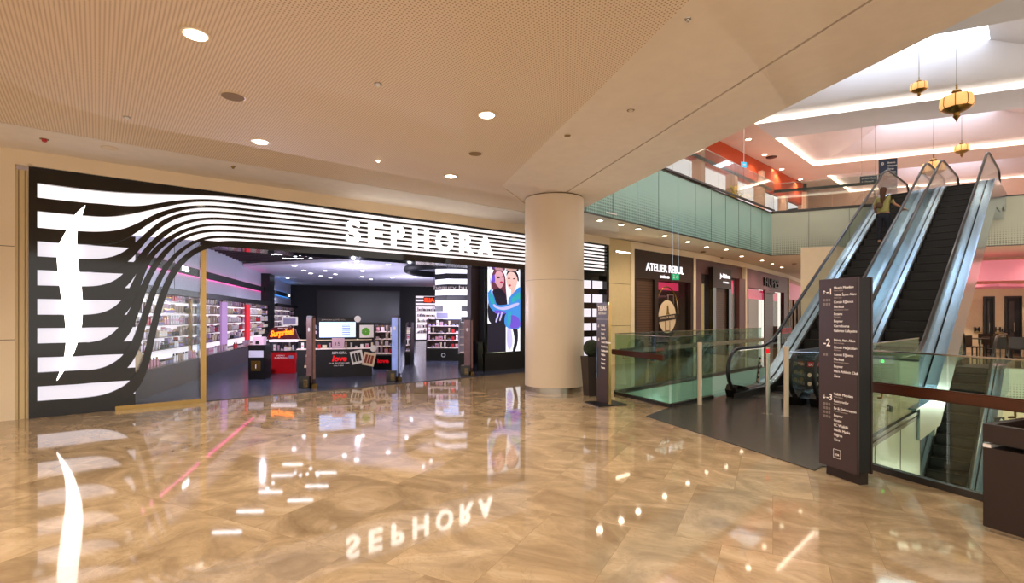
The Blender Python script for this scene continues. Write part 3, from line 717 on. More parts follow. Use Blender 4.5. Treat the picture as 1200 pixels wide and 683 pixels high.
for i in range(9): 
    a_ = i*.7; mb.lathe([(.001, 0), (.05, .005), (.001, .01)], c=(0, 0, 0), n=8, M=Matrix.Translation((1.66+.06*math.cos(a_), .428, .2+.06*math.sin(a_))) @ Matrix.Rotation(PI/2, 4, 'X'))
mat('plant_green', '#4f8a2c', .5, emit=.3, ecol='#5a9a30'); mb.build('plant_image', 'plant_green', q)
for x, y, z, lab in ((1.45, .4, 1.49, 'round white badge on the corner of the counter screen'), (1.84, -.03, .73, 'round white badge on the edge of the black counter')):
    p_ = Frame(fa[0], fa[1], ang).w(x, y); q = thing('round_badge', lab, 'badge', (p_[0], p_[1], z), ang)
    MB().lathe([(.04, -.01), (.085, -.01), (.085, .01), (.04, .01)], n=24, M=Matrix.Rotation(PI/2, 4, 'X')).build('ring', 'white_paint', q)
    MB().lathe([(.001, -.008), (.04, -.008), (.04, .008), (.001, .008)], n=16, M=Matrix.Rotation(PI/2, 4, 'X')).build('centre', 'black', q)
cf = Frame(fa[0], fa[1], ang)
for i in range(14):
    p_ = cf.w(.12+i*.13, .12); put(lib[(i*7) % 16], p_[0], p_[1], .7405, ang, 'in the front row of the black counter', 'on the black counter', .9)
p_ = cf.w(.98, .1); q = thing('pink_card', 'pink display card standing on the black counter before the screen', 'card', (p_[0], p_[1]-.06, .7405), ang)
box('card', 'pink_paper', -.14, .16, -.06, -.05, 0, .27, q); box('foot', 'pink_paper', -.1, .12, -.049, 0, 0, .01, q); text('print', '15', .12, 'pack7x', q, -.1, -.062, .08, w=.13)
# security gates
def gate(px, pb, ptop, lab, face, extra):
    Y = H*F/(pb-HZ); X = (px-600)/F*Y; zt = H+(HZ-ptop)*Y/F
    t = thing('security_gate', lab, 'security gate', (X, Y, 0), SF.a+PI/2+.2, 'anti theft gates')
    del t['group']
    box('pedestal_panel', 'cream' if not extra else 'plum_brown', 0, .26, -.035, .035, .1, zt, t, bev=.01); box('base', 'gold_steel', -.02, .29, -.06, .06, 0, .1, t)
    box('poster', face, .02, .24, .036, .04, .12, zt-.04, t); box('end_strip', face, -.004, -.001, -.03, .03, .2, zt-.05, t)
    p_ = MB().lathe([(.03, -.004), (.045, -.004), (.045, .004), (.03, .004)], n=20, M=Matrix.Translation((.13, .042, zt-.3)) @ Matrix.Rotation(PI/2, 4, 'X')).build('badge', 'white_paint', t)
    q = thing('gate_bin', 'black box with gold stripes at the foot of '+extra, 'box', (X-.16, Y-.02, 0), 0)
    box('box_body', 'gloss_black', -.13, .1, -.1, .1, 0, .27, q, bev=.01)
    for i in range(5): box('gold_stripe', 'cap_gold', -.02, .07, -.104, -.101, .05+i*.035, .06+i*.035, q)
mat('gate_face', '#7a5a56', .45, emit=.12, ecol='#8a6a66', vscale=9, var=.5); mat('gate_blue', '#8fa0d8', .45, emit=.3, ecol='#90a4e0', vscale=5, var=.4)
gate(368, 455, 370, 'leftmost cosmetics store security gate, brownish poster face', 'gate_face', 'the leftmost security gate')
gate(468, 447, 370, 'middle security gate with pale blue poster face', 'gate_blue', 'the middle security gate')
gate(553, 440, 373, 'rightmost security gate with dark brown portrait poster', 'gate_face', 'the rightmost security gate')
# LED poster on black pillar
yo = 1.0
x0, _ = SF.hit(568, 300, yo); x1, _ = SF.hit(613, 300, yo)
struct(place(box('column_black', 'soft_black', x0-.0, x1+.35, .0, .55, 0, SC+.25), SF, 0, yo))
xL, _ = SF.hit(552, 300, yo+.3)
struct(place(box('wall_partition', 'plum_brown', xL, x0, .3, .5, 0, SC+.25), SF, 0, yo))
q = SF.root('low_cabinet', 'low black cabinet left of the lit poster pillar', 'cabinet', xL+.02, yo+.02, 0); box('cabinet_body', 'gloss_black', 0, x0-xL-.06, 0, .26, 0, .85, q, bev=.01); box('door', 'black', .02, x0-xL-.1, -.012, -.001, .05, .8, q)
xa, zt = SF.hit(570.5, 313, yo); xb, _ = SF.hit(608.5, 313, yo); _, zb = SF.hit(571, 413, yo)
t = SF.root('led_poster', 'tall lit screen showing two people in blue jackets embracing', 'screen', xa, yo-.04, zb)
PW = xb-xa; PH = zt-zb
box('screen_body', 'gloss_black', -.03, PW+.03, .005, .038, -.03, PH+.03, t)
def emat(n, c, e=1.5): mat(n, c, .5, emit=e, ecol=c, var=0); return n
pic = [emat('p_bg', '#eef4ff', .95), emat('p_dark', '#1c1730', .5), emat('p_hair', '#6a3448', .7), emat('p_skin', '#dba6b4', .75), emat('p_skin2', '#ecc0ba', .8), emat('p_blue', '#3b86d8', .9), emat('p_teal', '#2aa6b4', .8), emat('p_vio', '#6a4fd0', .8), emat('p_lilac', '#b8b4f4', .9), emat('p_lip', '#b02a5a', 1.0)]
P = MB(); lay = [0]
def pp(mi, pts, sm=True):
    lay[0] += 1; y = .004-lay[0]*.0006; P.mi = mi
    if sm: pts = spline([tuple(p) for p in pts]+[tuple(pts[0])], 4)[:-1]
    vs = [P.bm.verts.new((max(0, min(1, p[0]))*PW, y, (1-max(0, min(1, p[1])))*PH)) for p in pts]
    f = P.face(vs)
    if f: f.normal_update(); bmesh.ops.triangulate(P.bm, faces=[f])
pp(0, [(0,0),(1,0),(1,.66),(0,.66)], False); pp(1, [(0,.66),(1,.66),(1,1),(0,1)], False)
pp(0, [(.55,.70),(1,.70),(1,1),(.55,1)], False)
pp(1, [(.74,.70),(.9,.70),(.93,.86),(.84,1),(.76,1),(.82,.86)]); pp(8, [(.58,.72),(.7,.72),(.76,.9),(.66,.98),(.58,.9)])
pp(2, [(.12,.1),(.2,.02),(.4,.02),(.53,.1),(.55,.24),(.58,.4),(.5,.48),(.36,.4),(.2,.3),(.1,.2)])
pp(1, [(.08,.3),(.3,.24),(.52,.3),(.6,.45),(.55,.66),(.1,.66),(.0,.5)])
pp(3, [(.2,.1),(.28,.04),(.42,.05),(.49,.12),(.47,.19),(.38,.24),(.28,.21),(.2,.16)]); pp(9, [(.36,.165),(.42,.155),(.46,.17),(.4,.185)])
pp(1, [(.26,.115),(.32,.1),(.37,.115),(.31,.125)]); pp(1, [(.41,.1),(.45,.095),(.47,.105),(.44,.112)]); pp(7, [(.14,.1),(.2,.08),(.22,.15),(.18,.18),(.13,.15)])
pp(1, [(.56,.07),(.64,.01),(.84,.02),(.94,.08),(.95,.15),(.88,.13),(.6,.1)])
pp(4, [(.56,.09),(.66,.04),(.82,.05),(.91,.12),(.88,.2),(.82,.25),(.86,.3),(.7,.32),(.7,.26),(.6,.22),(.55,.15)])
pp(9, [(.62,.195),(.68,.19),(.71,.2),(.66,.215)]); pp(1, [(.6,.115),(.66,.11),(.68,.12),(.62,.125)]); pp(1, [(.76,.115),(.82,.11),(.84,.12),(.78,.125)])
pp(5, [(.62,.36),(.8,.28),(1,.22),(1,.45),(1,.7),(.8,.73),(.55,.7),(.5,.6),(.6,.48)])
pp(6, [(.72,.36),(.98,.28),(.98,.42),(.8,.48)]); pp(7, [(.6,.6),(.75,.56),(.95,.6),(.98,.7),(.7,.72)]); pp(6, [(.62,.5),(.7,.5),(.68,.68),(.6,.66)])
pp(5, [(0,.3),(.1,.26),(.2,.36),(.3,.44),(.7,.42),(.98,.36),(1,.46),(.7,.52),(.3,.54),(.05,.46)])
pp(8, [(.15,.42),(.4,.47),(.9,.41),(.92,.44),(.5,.5),(.2,.47)]); pp(7, [(.2,.5),(.5,.52),(.48,.55),(.22,.54)]); pp(6, [(.03,.32),(.1,.3),(.2,.42),(.1,.42)])
pp(8, [(.03,.1),(.06,.1),(.14,.3),(.1,.3)]); pp(8, [(.3,.54),(.34,.54),(.26,.64),(.22,.63)]); pp(8, [(.4,.53),(.44,.53),(.38,.62),(.34,.62)])
P.bm.normal_update(); o = P.build('picture', pic, t)
# green light and shelf slice right of the pillar
xg, zg = SF.hit(616, 345, 2.5); q = SF.root('green_lit_sign', 'green glowing sign panel right of the lit poster pillar', 'sign', xg-.4, 2.5, zg-.15)
box('panel', 'green_sign', 0, .9, 0, .05, 0, .3, q); box('case', 'black', -.02, .92, .051, .1, -.02, .32, q)
q = SF.root('side_shelving', 'lit product shelves in the store right of the poster pillar', 'shelving', xg-.4, 2.7, 0)
box('back_panel', 'lightbox_soft', 0, 2.4, .36, .4, 0, 2.4, q)
for i in range(7): box('shelf', 'steel', 0, 2.4, .05, .359, .3+i*.3, .32+i*.3, q)
sf2 = Frame(*SF.w(xg-.4, 2.7), SF.a)
mass('product_rows', sf2, .05, 2.3, [.32+i*.3 for i in range(6)], .2, 'mixed small packs on shelves right of the poster pillar', dens=.04, hmax=.22)

# ------------------------------------------------------------ round column, planter, ball
CX, CY, CR = .904, 10.96, .627
t = thing('round_column', 'thick round cream column carrying the ceiling', 'column', (CX, CY, 0)); t['kind'] = 'structure'
MB().lathe([(CR, .101), (CR, 2.304)], n=96).build('shaft', 'column_paint', t); MB().lathe([(CR, 2.31), (CR, CEIL-.025)], n=96).build('shaft', 'column_paint', t)
MB().lathe([(CR-.006, 2.304), (CR-.006, 2.31)], n=72).build('seam_ring', 'seam', t); MB().lathe([(CR-.02, CEIL-.025), (CR-.02, CEIL)], n=72).build('top_gap', 'seam', t)
MB().lathe([(CR+.008, 0), (CR+.008, .1), (CR-.01, .1005)], n=72).build('base_ring', 'steel', t)
X, Y = floor_pt(693.5, 463)
t = thing('planter', 'tall dark tapered square planter beside the round column', 'planter', (X, Y, 0), .3)
MB().lathe([(.175, 0), (.235, .77), (.205, .77), (.2, .72)], n=4).build('pot', 'dark_brown', t)
t = thing('boxwood_ball', 'clipped round boxwood ball in the dark planter', 'plant', (X, Y, .72))
mb = MB(); mb.lathe([(.012, 0), (.012, .1)], n=8); mb.build('stem', 'hair', t)
mb = MB(); mb.smooth = True
bmesh.ops.create_icosphere(mb.bm, subdivisions=4, radius=.165)
for v in mb.bm.verts: v.co *= 1+random.uniform(-.06, .05)
bmesh.ops.translate(mb.bm, verts=mb.bm.verts, vec=(0, 0, .21)); mb.build('foliage', 'leaf', t)

# ------------------------------------------------------------ directory totems
def directory():
    fr = Frame(3.075, 5.09, math.atan2(-.405, .105))
    t = fr.root('directory_sign', 'large dark brown directory totem listing floors, in front of the landing', 'directory sign')
    W_ = .42
    box('plinth', 'dark_brown', .03, W_-.02, .03, .12, 0, .2, t)
    box('front_panel', 'sign_brown', 0, W_, -.03, .0, .1, 1.915, t, bev=.003)
    box('side_core', 'soft_black', .012, W_-.004, .001, .128, .11, 1.905, t); box('rear_panel', 'dark_brown', 0, W_, .129, .155, .1, 1.915, t, bev=.003)
    y = -.0325; k = 1.815/215.   # metres per pixel row on the left edge
    def Z(py): return 1.915-(py-328.5)*.00845
    T = lambda s, z, size, x=.175, m='text_white', bold=.0: text('lettering', s, size, m, t, x, y, z, ex=.0008, bold=bold)
    T('-1', 1.765, .085, .09, bold=.001); T('\u2191', 1.77, .05, .045); T('-2', 1.265, .1, .055, bold=.001); T('-3', .745, .085, .09, bold=.001); T('\u2193', .75, .05, .045)
    def block(z, rows):
        for a_, b_ in rows:
            T(a_, z, .034); z -= .022 if b_ else .0
            if b_: T(b_, z, .018, m='text_dim')
            z -= .046
    block(1.815, [('Mescit Meydan\u0131', 'Mescit Square'), ('Yeme \u0130\u00e7me Alan\u0131', 'Food Court'), ('\u00c7ocuk E\u011flence', ''), ('Merkezi', 'Entertainment Center'), ('Eczane', 'Pharmacy'), ('Boyner', ''), ('Carrefoursa', ''), ('Galeries Lafayette', '')])
    block(1.315, [('D\u00f6viz Atm Alan\u0131', 'Bank, Exchange'), ('\u00c7ocuk Ma\u011fazalar\u0131', 'Kids Store'), ('\u00c7ocuk E\u011flence', ''), ('Merkezi', 'Entertainment Center'), ('Boyner', ''), ('Mars Athletic Club', ''), ('Zara', '')])
    block(.80, [('Valide Meydan\u0131', 'Valide Square'), ('Restoranlar', 'Restaurants'), ('Ev & Dekorasyon', 'Home & Decoration'), ('Boyner', ''), ('Gusto', ''), ('LC Waikiki', ''), ('Media Markt', ''), ('Migros', ''), ('Zara', '')])
    for z0, n in ((1.70, 6), (1.17, 2), (.69, 12)):   # rows of service symbols
        mb = MB()
        for i in range(n):
            x = .055+(i % 3)*.03; z = z0-(i//3)*.04
            mb.box(x, x+.02, y-.0006, y, z, z+.003); mb.box(x, x+.02, y-.0006, y, z+.019, z+.022); mb.box(x, x+.003, y-.0006, y, z+.003, z+.019); mb.box(x+.017, x+.02, y-.0006, y, z+.003, z+.019); mb.box(x+.008, x+.012, y-.0006, y, z+.006, z+.016)
        mb.build('symbol_rows', 'text_dim', t)
    mb = MB()
    for x0, x1, z0, z1 in ((.17, .25, .2, .203), (.17, .25, .281, .284), (.17, .173, .203, .281), (.247, .25, .203, .281)): mb.box(x0, x1, y-.0006, y, z0, z1)
    mb.build('square_logo', 'text_white', t); T('ZOR', .225, .026, .18); T('LU', .206, .02, .18, 'text_dim')
directory()
X, Y = floor_pt(704, 471)
fr = Frame(1.56, 9.32, math.atan2(-.93, .33))
t = fr.root('slim_directory_sign', 'slim brown sign totem with gold edge beside the dark planter', 'directory sign')
box('base_plate', 'black', -.02, .5, -.26, .30, 0, .02, t); box('panel', 'sign_brown', 0, .42, -.02, .02, .021, 1.80, t)
box('gold_edge', 'gold_steel', .421, .435, -.022, .022, .021, 1.80, t)
text('lettering', 'TERAS', .12, 'text_white', t, .05, -.0225, 1.66, w=.3, bold=.003); text('lettering', 'RESTORAN', .05, 'text_white', t, .07, -.0225, 1.59, w=.26)
box('line', 'text_dim', .02, .4, -.0222, -.0202, 1.50, 1.51, t)
for i, s_ in enumerate(['Eataly', 'Morini', 'Parle', 'Jamie\'s', 'Tom\'s Kitchen', 'Cantinery', 'Carluccio\'s', 'Vakko', 'Mezze', 'Gusto', 'Fauna']): 
    text('lettering', s_, .055, 'text_white', t, .17, -.0225, 1.38-i*.075)
text('lettering', '-1', .07, 'text_white', t, .04, -.0225, 1.36); text('lettering', '-2', .07, 'text_white', t, .04, -.0225, 1.12)
box('grab_bar', 'bright_steel', .035, .06, -.05, -.023, .45, 1.0, t)

# ------------------------------------------------------------ dark bin at the right edge
fr = Frame(3.42, 3.72, math.atan2(-.90, .38))
t = fr.root('waste_bin', 'dark brown square bin with sunken top at the right edge', 'bin')
WB = .55; dz = .775
box('skirting', 'steel', .03, WB-.02, .03, WB-.03, 0, .03, t); box('body', 'dark_brown', 0, WB, 0, WB, .031, .605, t, bev=.004)
box('slot', 'white_paint', -.002, .045, .006, WB-.02, .606, .63, t)
mb = MB()
mb.box(0, WB, 0, .05, .645, dz); mb.box(0, WB, WB-.05, WB, .645, dz); mb.box(0, .05, .0501, WB-.0501, .645, dz); mb.box(WB-.05, WB, .0501, WB-.0501, .645, dz); mb.box(.04, WB-.04, .04, WB-.04, .631, .68)
mb.build('lid', 'dark_brown', t)

# ------------------------------------------------------------ bollards
def post(px, pb, name, lab, h=1.08, r=.034, red=False):
    X, Y = floor_pt(px, pb); t = thing(name, lab, 'post', (X, Y, 0))
    MB().lathe([(.085, 0), (.085, .012), (r+.008, .014)], n=24).build('base_plate', 'steel', t)
    MB().lathe([(r, .0141), (r, h-.004), (r-.004, h)], n=20).build('tube', 'column_paint' if not red else 'steel', t)
    if red:
        M_ = Matrix.Rotation(-.45, 4, 'Z')
        mb = MB().box(-.028, .028, -.04, -.034, h-.1, h-.03, M_); s_ = mb.build('red_sticker', 'red_glow', t)
    return X, Y
post(820, 474.5, 'steel_post', 'cream round post at the glass corner left of the landing', 1.1, .037)
xa, ya = post(899.5, 485.5, 'steel_post', 'steel post with a red sticker on the landing', 1.07, .035, True)
xb, yb = post(921.5, 488.5, 'steel_post', 'steel post nearest the directory totem, rail on its top', 1.09, .037)
e_ = E(.1, 2.45)
t = thing('barrier_rail', 'thin steel rail running right from the top of the landing post', 'rail', (xb, yb, 1.0))
MB().tube([(.04, .0, 0), (.62, -.30, 0)], .014, 10).build('tube', 'bright_steel', t)
mb = MB(); mb.lathe([(.05, -.02), (.05, -.9)], n=12, c=(.66, -.32, 0)); mb.build('post', 'steel', t)

# ------------------------------------------------------------ glass balustrades
def balustrade(p, q, n, name, lab, z=0, h=1.2, rail=None, rside=-1, glassm='rail_glass', cap=True, drop=.25, shoe='dark_steel'):
    ang = math.atan2(q[1]-p[1], q[0]-p[0]); L0 = math.hypot(q[0]-p[0], q[1]-p[1])
    t = thing(name, lab, 'balustrade', (p[0], p[1], z), ang)
    for i in range(n): box('glass_pane', glassm, L0*i/n+.006, L0*(i+1)/n-.006, -.008, .008, .062, h, t)
    box('base_shoe', shoe, 0, L0, -.035, .035, 0, .06, t)
    if cap: box('top_channel', 'steel', 0, L0, -.011, .011, h+.0005, h+.014, t)
    if rail:
        box('handrail', rail, .03, L0-.03, rside*.09-.025, rside*.09+.025, .80, .905, t, bev=.012)
        k = max(2, int(L0/.9))
        for i in range(k):
            x = L0*(i+.5)/k; br = MB().tube([(x, rside*.09, .80), (x, rside*.09, .755), (x+.05, rside*.07, .745), (x+.05, rside*.02, .745)], .009, 8)
            br.build('bracket', 'brass', t)
    return t
gb = along(C0, eu, -5.2)
balustrade(gb, C0, 5, 'glass_balustrade', 'glass balustrade with dark wooden handrail right of the large directory', rail='wood_rail', rside=1, shoe='dark_steel')
balustrade(along(C0, (dx, dy), .06), C1, 3, 'glass_balustrade', 'short glass balustrade behind the large directory beside the escalator', glassm='rail_glass')
balustrade(along(G1, (dx, dy), .06), along(G1, (dx, dy), 1.5), 2, 'glass_balustrade', 'near glass balustrade running from the corner to the escalator newel')
balustrade(along(G2, (.37, -.93), .06), along(G1, (-.37, .93), .02), 2, 'glass_balustrade', 'glass balustrade from the slim sign totem to the corner', rail='wood_rail', rside=-1)
balustrade(along(G2, (dx, dy), .05), along(G2, (P3[0]-G2[0], P3[1]-G2[1]), .72), 7, 'glass_balustrade', 'far glass balustrade before the shuttered shops', rail='steel', rside=-1)
balustrade(along(P3, (.914, -.405), 1.0), along(P3, (.914, -.405), 4.6), 3, 'glass_balustrade', 'glass balustrade beyond the void behind the escalators')
balustrade(along(P3, (.914, -.405), 7.0), along(P3, (.914, -.405), 14), 5, 'glass_balustrade', 'far glass balustrade in front of the cafe tables', rail='steel')
# fascia below the near floor edge
mat('slab_edge', '#b9bda6', .35)

# ------------------------------------------------------------ escalators
RISE = 5.65
def raw(x): return 0 if x < 1.9 else min(RISE, (x-1.9)*.5774)
def hh(x): return sum(raw(x+d*.09) for d in range(-5, 6))/11
XT = 15.1
def escalator(lab, off, group='escalators'):
    p = E(0, off)
    t = thing('escalator', lab, 'escalator', (p[0], p[1], 0), EF.a)
    xs = [.0+.25*i for i in range(int(XT/.25)+1)]
    def sweep(name, m, y0, y1, a, b, x0=0, x1=XT):
        X_ = [x for x in xs if x0 <= x <= x1]
        return MB().ribbon([(x, hh(x)+b) for x in X_], [(x, max(hh(x)+a, (-.4 if x < 13.4 else RISE-.5))) for x in X_], y0, y1).build(name, m, t)
    for s in (-1, 1):
        y = lambda a, b: (s*a, s*b) if s > 0 else (s*b, s*a)
        sweep('skirt_panel', 'dark_steel', *y(.40, .425), -.12, .12)
        sweep('inner_deck', 'bright_steel', *y(.4255, .52), .10, .13, .5)
        sweep('outer_deck', 'bright_steel', *y(.56, .73), .10, .13, .5)
        sweep('side_cladding', 'cladding', *y(.70, .73), -.75, .0995, .6)
        # glass with rounded ends
        R_ = .37
        top = [(x, hh(x)+.88) for x in xs if .42 <= x <= XT-.45]
        bot = [(x, hh(x)+.135) for x in xs if .42 <= x <= XT-.45]
        c0 = [(.42-R_*math.sin(a_), hh(.4)+.51+R_*math.cos(a_)) for a_ in [PI*i/12 for i in range(1, 12)]]
        c1 = [(XT-.45+R_*math.sin(a_), RISE+.51+R_*math.cos(a_)) for a_ in [PI*i/12 for i in range(1, 12)]]
        MB().prism(top+c1+bot[::-1]+c0[::-1], *y(.532, .546)).build('balustrade_glass', 'clear_glass', t)
        c0 = [(.42-.41*math.sin(a_), hh(.4)+.53+.40*math.cos(a_)) for a_ in [PI*i/14 for i in range(0, 13)]]
        c1 = [(XT-.45+.41*math.sin(a_), RISE+.53+.40*math.cos(a_)) for a_ in [PI*i/14 for i in range(0, 13)]]
        path = c0[::-1]+[(x, hh(x)+.93) for x in xs if .5 < x < XT-.5]+c1
        MB().tube([(a_, s*.54, b_) for a_, b_ in path], .036, 8).build('handrail', 'rubber', t)
        mb = MB(); mb.prism([(.22, .0), (.62, .0), (.70, .14), (.55, .2), (.22, .26), (.14, .16)], *y(.44, .66)); mb.build('newel_base', 'gloss_black', t)
    MB().ribbon([(x, hh(x)-.62) for x in xs if x > 2.2], [(x, hh(x)-.78) for x in xs if x > 2.2], -.69, .69).build('underside', 'cladding', t)
    box('landing_plate', 'steel', .75, 1.3, -.395, .395, .002, .02, t); box('comb_plate', 'gold_steel', 1.301, 1.42, -.395, .395, .002, .022, t)
    st = None; x = 1.46
    while x < 13.0:
        z = max(0, min(RISE, (x+.2-1.9)*.5774)) if x > 1.7 else 0
        if st is None:
            mb = MB(); mb.box(0, .402, -.39, .39, -.05, 0); mb.mi = 1; mb.box(0, .012, -.39, .39, -.235, -.051); mb.mi = 2; mb.box(-.004, .02, -.39, .39, -.012, .002)
            st = o = mb.build('step', ['step_metal', 'step_riser', 'step_edge'], t)
        else:
            o = st.copy(); COL.objects.link(o); o.parent = t
        o.location = (x, 0, z+.0); x += .404
    return t
slat_mat('step_riser', '#1d1a17', '#0b0a09', .016, 'Y', .5)
mat('cladding', '#b6c9da', .22, .95, vscale=2)
e1 = escalator('left ascending escalator carrying the walking person', .54)
e2 = copy_tree(e1); p = E(0, 2.0); e2.location = (p[0], p[1], 0); e2['label'] = 'right ascending escalator, empty dark steps'
e3 = copy_tree(e1); e3.location = (14.35-dx*12.6, 15.85-dy*12.6, LOW); e3['label'] = 'lower escalator going down below the far landing seen through the glass'
# notice boards at the foot
def notice(s, off, lab, n, red):
    q = EF.root('warning_board', lab, 'sign', s, -off, 0, turn=-PI/2 if n == 2 else 0)
    if n == 2:
        box('board', 'dark_brown', -.24, .24, -.012, .0, .22, .80, q)
        if red: box('red_header', 'red', -.2, .2, -.0135, -.0125, .68, .76, q); text('lettering', 'DUR STOP', .05, 'text_white', q, -.16, -.014, .70, w=.3)
        for i in range(3):
            for j in range(3): MB().lathe([(.022, -.014), (.04, -.014), (.04, -.0125), (.022, -.0125)], n=16, M=Matrix.Translation((-.14+.14*i, 0, .3+.14*j)) @ Matrix.Rotation(PI/2, 4, 'X') @ Matrix.Translation((0, 0, .027))).build('symbol', 'cream' if red else 'brass', q)
    else:
        M_ = Matrix.Rotation(.26, 4, 'Y')
        mb = MB().box(-.05, .05, -.02, -.01, .22, .75, M_); mb.build('board', 'dark_brown', q)
        for i in range(5): MB().lathe([(.02, 0), (.034, 0), (.034, .003), (.02, .003)], n=16, M=M_ @ Matrix.Translation((0, -.022, .28+.1*i)) @ Matrix.Rotation(PI/2, 4, 'X')).build('symbol', 'cream', q)
notice(1.15, .03, 'narrow tilted strip of round safety symbols inside the left escalator glass', 1, False)
def panelboard(px, pb, pt, w_, lab, red):
    Y = 9.3; X = (px-600)/F*Y; z0 = H+(HZ-pb)*Y/F; z1 = H+(HZ-pt)*Y/F
    q = thing('warning_board', lab, 'sign', (X, Y, 0), .1)
    box('board', 'dark_brown', -w_/2, w_/2, 0, .015, z0, z1, q); box('leg', 'black', -.03, .03, .016, .04, 0, z1-.1, q)
    hgt = (z1-z0)
    for i in range(3):
        for j in range(3 if not red else 2): MB().lathe([(.022, 0), (.038, 0), (.038, .002), (.022, .002)], n=16, M=Matrix.Translation((-w_/3+w_/3*i, -.002, z0+.1+hgt*.3*j)) @ Matrix.Rotation(PI/2, 4, 'X')).build('symbol', 'cream' if red else 'brass', q)
    if red: box('red_header', 'red', -w_/2+.03, w_/2-.03, -.002, -.0005, z1-.12, z1-.03, q); text('lettering', 'DUR STOP', .06, 'text_white', q, -w_/2+.05, -.004, z1-.1, w=w_-.1)
panelboard(932, 451, 420, .36, 'dark board of dim round symbols between the two escalator newels', False)
panelboard(957, 456, 422, .42, 'dark warning board with red header at the right escalator foot', True)

# ------------------------------------------------------------ shops on the far side of the void
A_ = (4.02, 17.15); B_ = (7.11, 20.0); C_ = (10.9, 23.9); D_ = (16.6, 30.7); E_ = (20.5, 36)
def seg(p, q): return Frame(p[0], p[1], math.atan2(q[1]-p[1], q[0]-p[0])), math.hypot(q[0]-p[0], q[1]-p[1])
# plain panelled piece between the store front and the first shop
wA = SF.w(13.47, 0); fr, L0 = seg(wA, A_)
struct(place(box('wall_panelled', 'beige_panel', 0, L0, 0, .3, 0, CEIL), fr))
for i, z in enumerate((1.25, 2.62)): struct(place(box('trim_%d' % (20+i), 'seam', 0, L0, -.004, .001, z, z+.012), fr))
q = fr.root('wall_washer', 'small warm lamp strip high on the pale panelled wall', 'lamp', .25, -.09, 3.62); box('lamp_body', 'white_paint', 0, .75, 0, .08, 0, .06, q); box('lamp_face', 'lamp_warm', .03, .72, -.002, -.0005, .01, .05, q)
for (p, q_) in ((A_, B_), (B_, C_), (C_, D_), (D_, E_)):
    fr, L0 = seg(p, q_)
    struct(place(box('wall_shops', 'beige_wall', -.05, L0+.05, .0, .3, 3.84, CEIL), fr))
    struct(place(box('wall_pilaster', 'beige_wall', -.09, .09, -.04, .3, 0, 3.84), fr))
    struct(place(box('wall_shop_rear', 'plum_brown', -.5, L0+.5, 3.0, 3.2, 0, 4), fr))
slat_mat('shutter', '#5a4030', '#33231a', .085, 'Z', .8, .45, .2)
slat_mat('shop_clad', '#6a4848', '#4c3032', .2, 'X', .93, .5)
slat_mat('shop_clad2', '#7b4a52', '#58323a', .22, 'X', .94, .5)
# shop 1: dark brown with shutter and round window graphic
fr, L0 = seg(A_, B_)
t = fr.root('shopfront', 'dark brown shopfront with white serif name, shutter and round window emblem', 'shopfront')
x = lambda px: fr.hit(px)[0]
box('fascia', 'dark_brown', .1, L0-.1, -.02, .2, 2.86, 3.83, t)
sx0, sx1 = x(745), x(767)
box('roller_shutter', 'shutter', sx0, sx1, .08, .12, 0, 2.859, t); box('pier', 'dark_brown', .1, sx0, -.02, .2, 0, 2.859, t); box('pier', 'dark_brown', sx1, x(771), -.02, .2, 0, 2.859, t); box('pier', 'dark_brown', x(809), L0-.1, -.02, .2, 0, 2.859, t)
box('window_pane', 'shop_glass', x(771)+.005, x(809)-.005, .1, .112, 0, 2.859, t)
box('interior_panel', 'plum_brown', x(771), x(809), .5, .55, 0, 2.55, t); box('pink_valance', 'pink_shop', x(771), x(809), .5, .55, 2.56, 2.85, t)
cx_, cz_ = fr.hit(784.5, 371)
Mr = Matrix.Translation((cx_, .09, cz_)) @ Matrix.Rotation(PI/2, 4, 'X')
MB().lathe([(.001, 0), (.60, 0), (.60, .01), (.001, .01)], n=40, M=Mr @ Matrix.Diagonal((1, 1.0, 1, 1))).build('round_emblem', 'cream', t)
mb = MB(); mb.box(-.62, .62, -.012, -.003, -.10, .10, Matrix.Translation((cx_, .08, cz_-.04)) @ Matrix.Rotation(-.09, 4, 'Y')); mb.build('emblem_band', 'dark_brown', t)
text('lettering', 'ATELIER REBUL', .11, 'cream', t, cx_-.5, .062, cz_-.1, w=1.0, rot=-.09)
mb = MB(); mb.lathe([(.08, 0), (.05, .08), (.03, .3), (.001, .34)], n=10, c=(cx_, .075, cz_+.08)); 
mb.box(cx_-.17, cx_-.14, .07, .079, cz_-.5, cz_-.16); mb.box(cx_+.14, cx_+.17, .07, .079, cz_-.5, cz_-.16); mb.box(cx_-.17, cx_+.17, .07, .079, cz_-.53, cz_-.5); mb.build('emblem_bottle', 'brass', t)
mb = MB(); pts = [(cx_+.78*math.cos(a_), .1, cz_+.1+1.0*math.sin(a_)) for a_ in [PI*i/14 for i in range(15)]]; mb.tube(pts, .025, 6); mb.build('arch_line', 'brass', t)
for zc in (.46, -.12):
    o = box('picture_frame', 'text_dim', x(795), x(802), .44, .47, cz_+zc-.24+.2, cz_+zc+.2+.2, t); box('picture', 'dark_brown', x(796), x(801), .43, .439, cz_+zc-.2+.2, cz_+zc+.16+.2, t)
bx0 = fr.hit(757, 317, -.03)[0]; bx1 = fr.hit(801, 322, -.03)[0]; z_t = fr.hit(779, 317, -.03)[1]
o = text('sign_lettering', 'ATELIER REBUL', .38, 'text_lit', t, bx0, -.035, z_t-.06, w=bx1-bx0, ex=.01, bold=.004)
text('sign_lettering', 'BEYO\u011eLU 1895', .13, 'text_lit', t, fr.hit(772.5)[0], -.035, z_t-.28, w=.62, ex=.006)
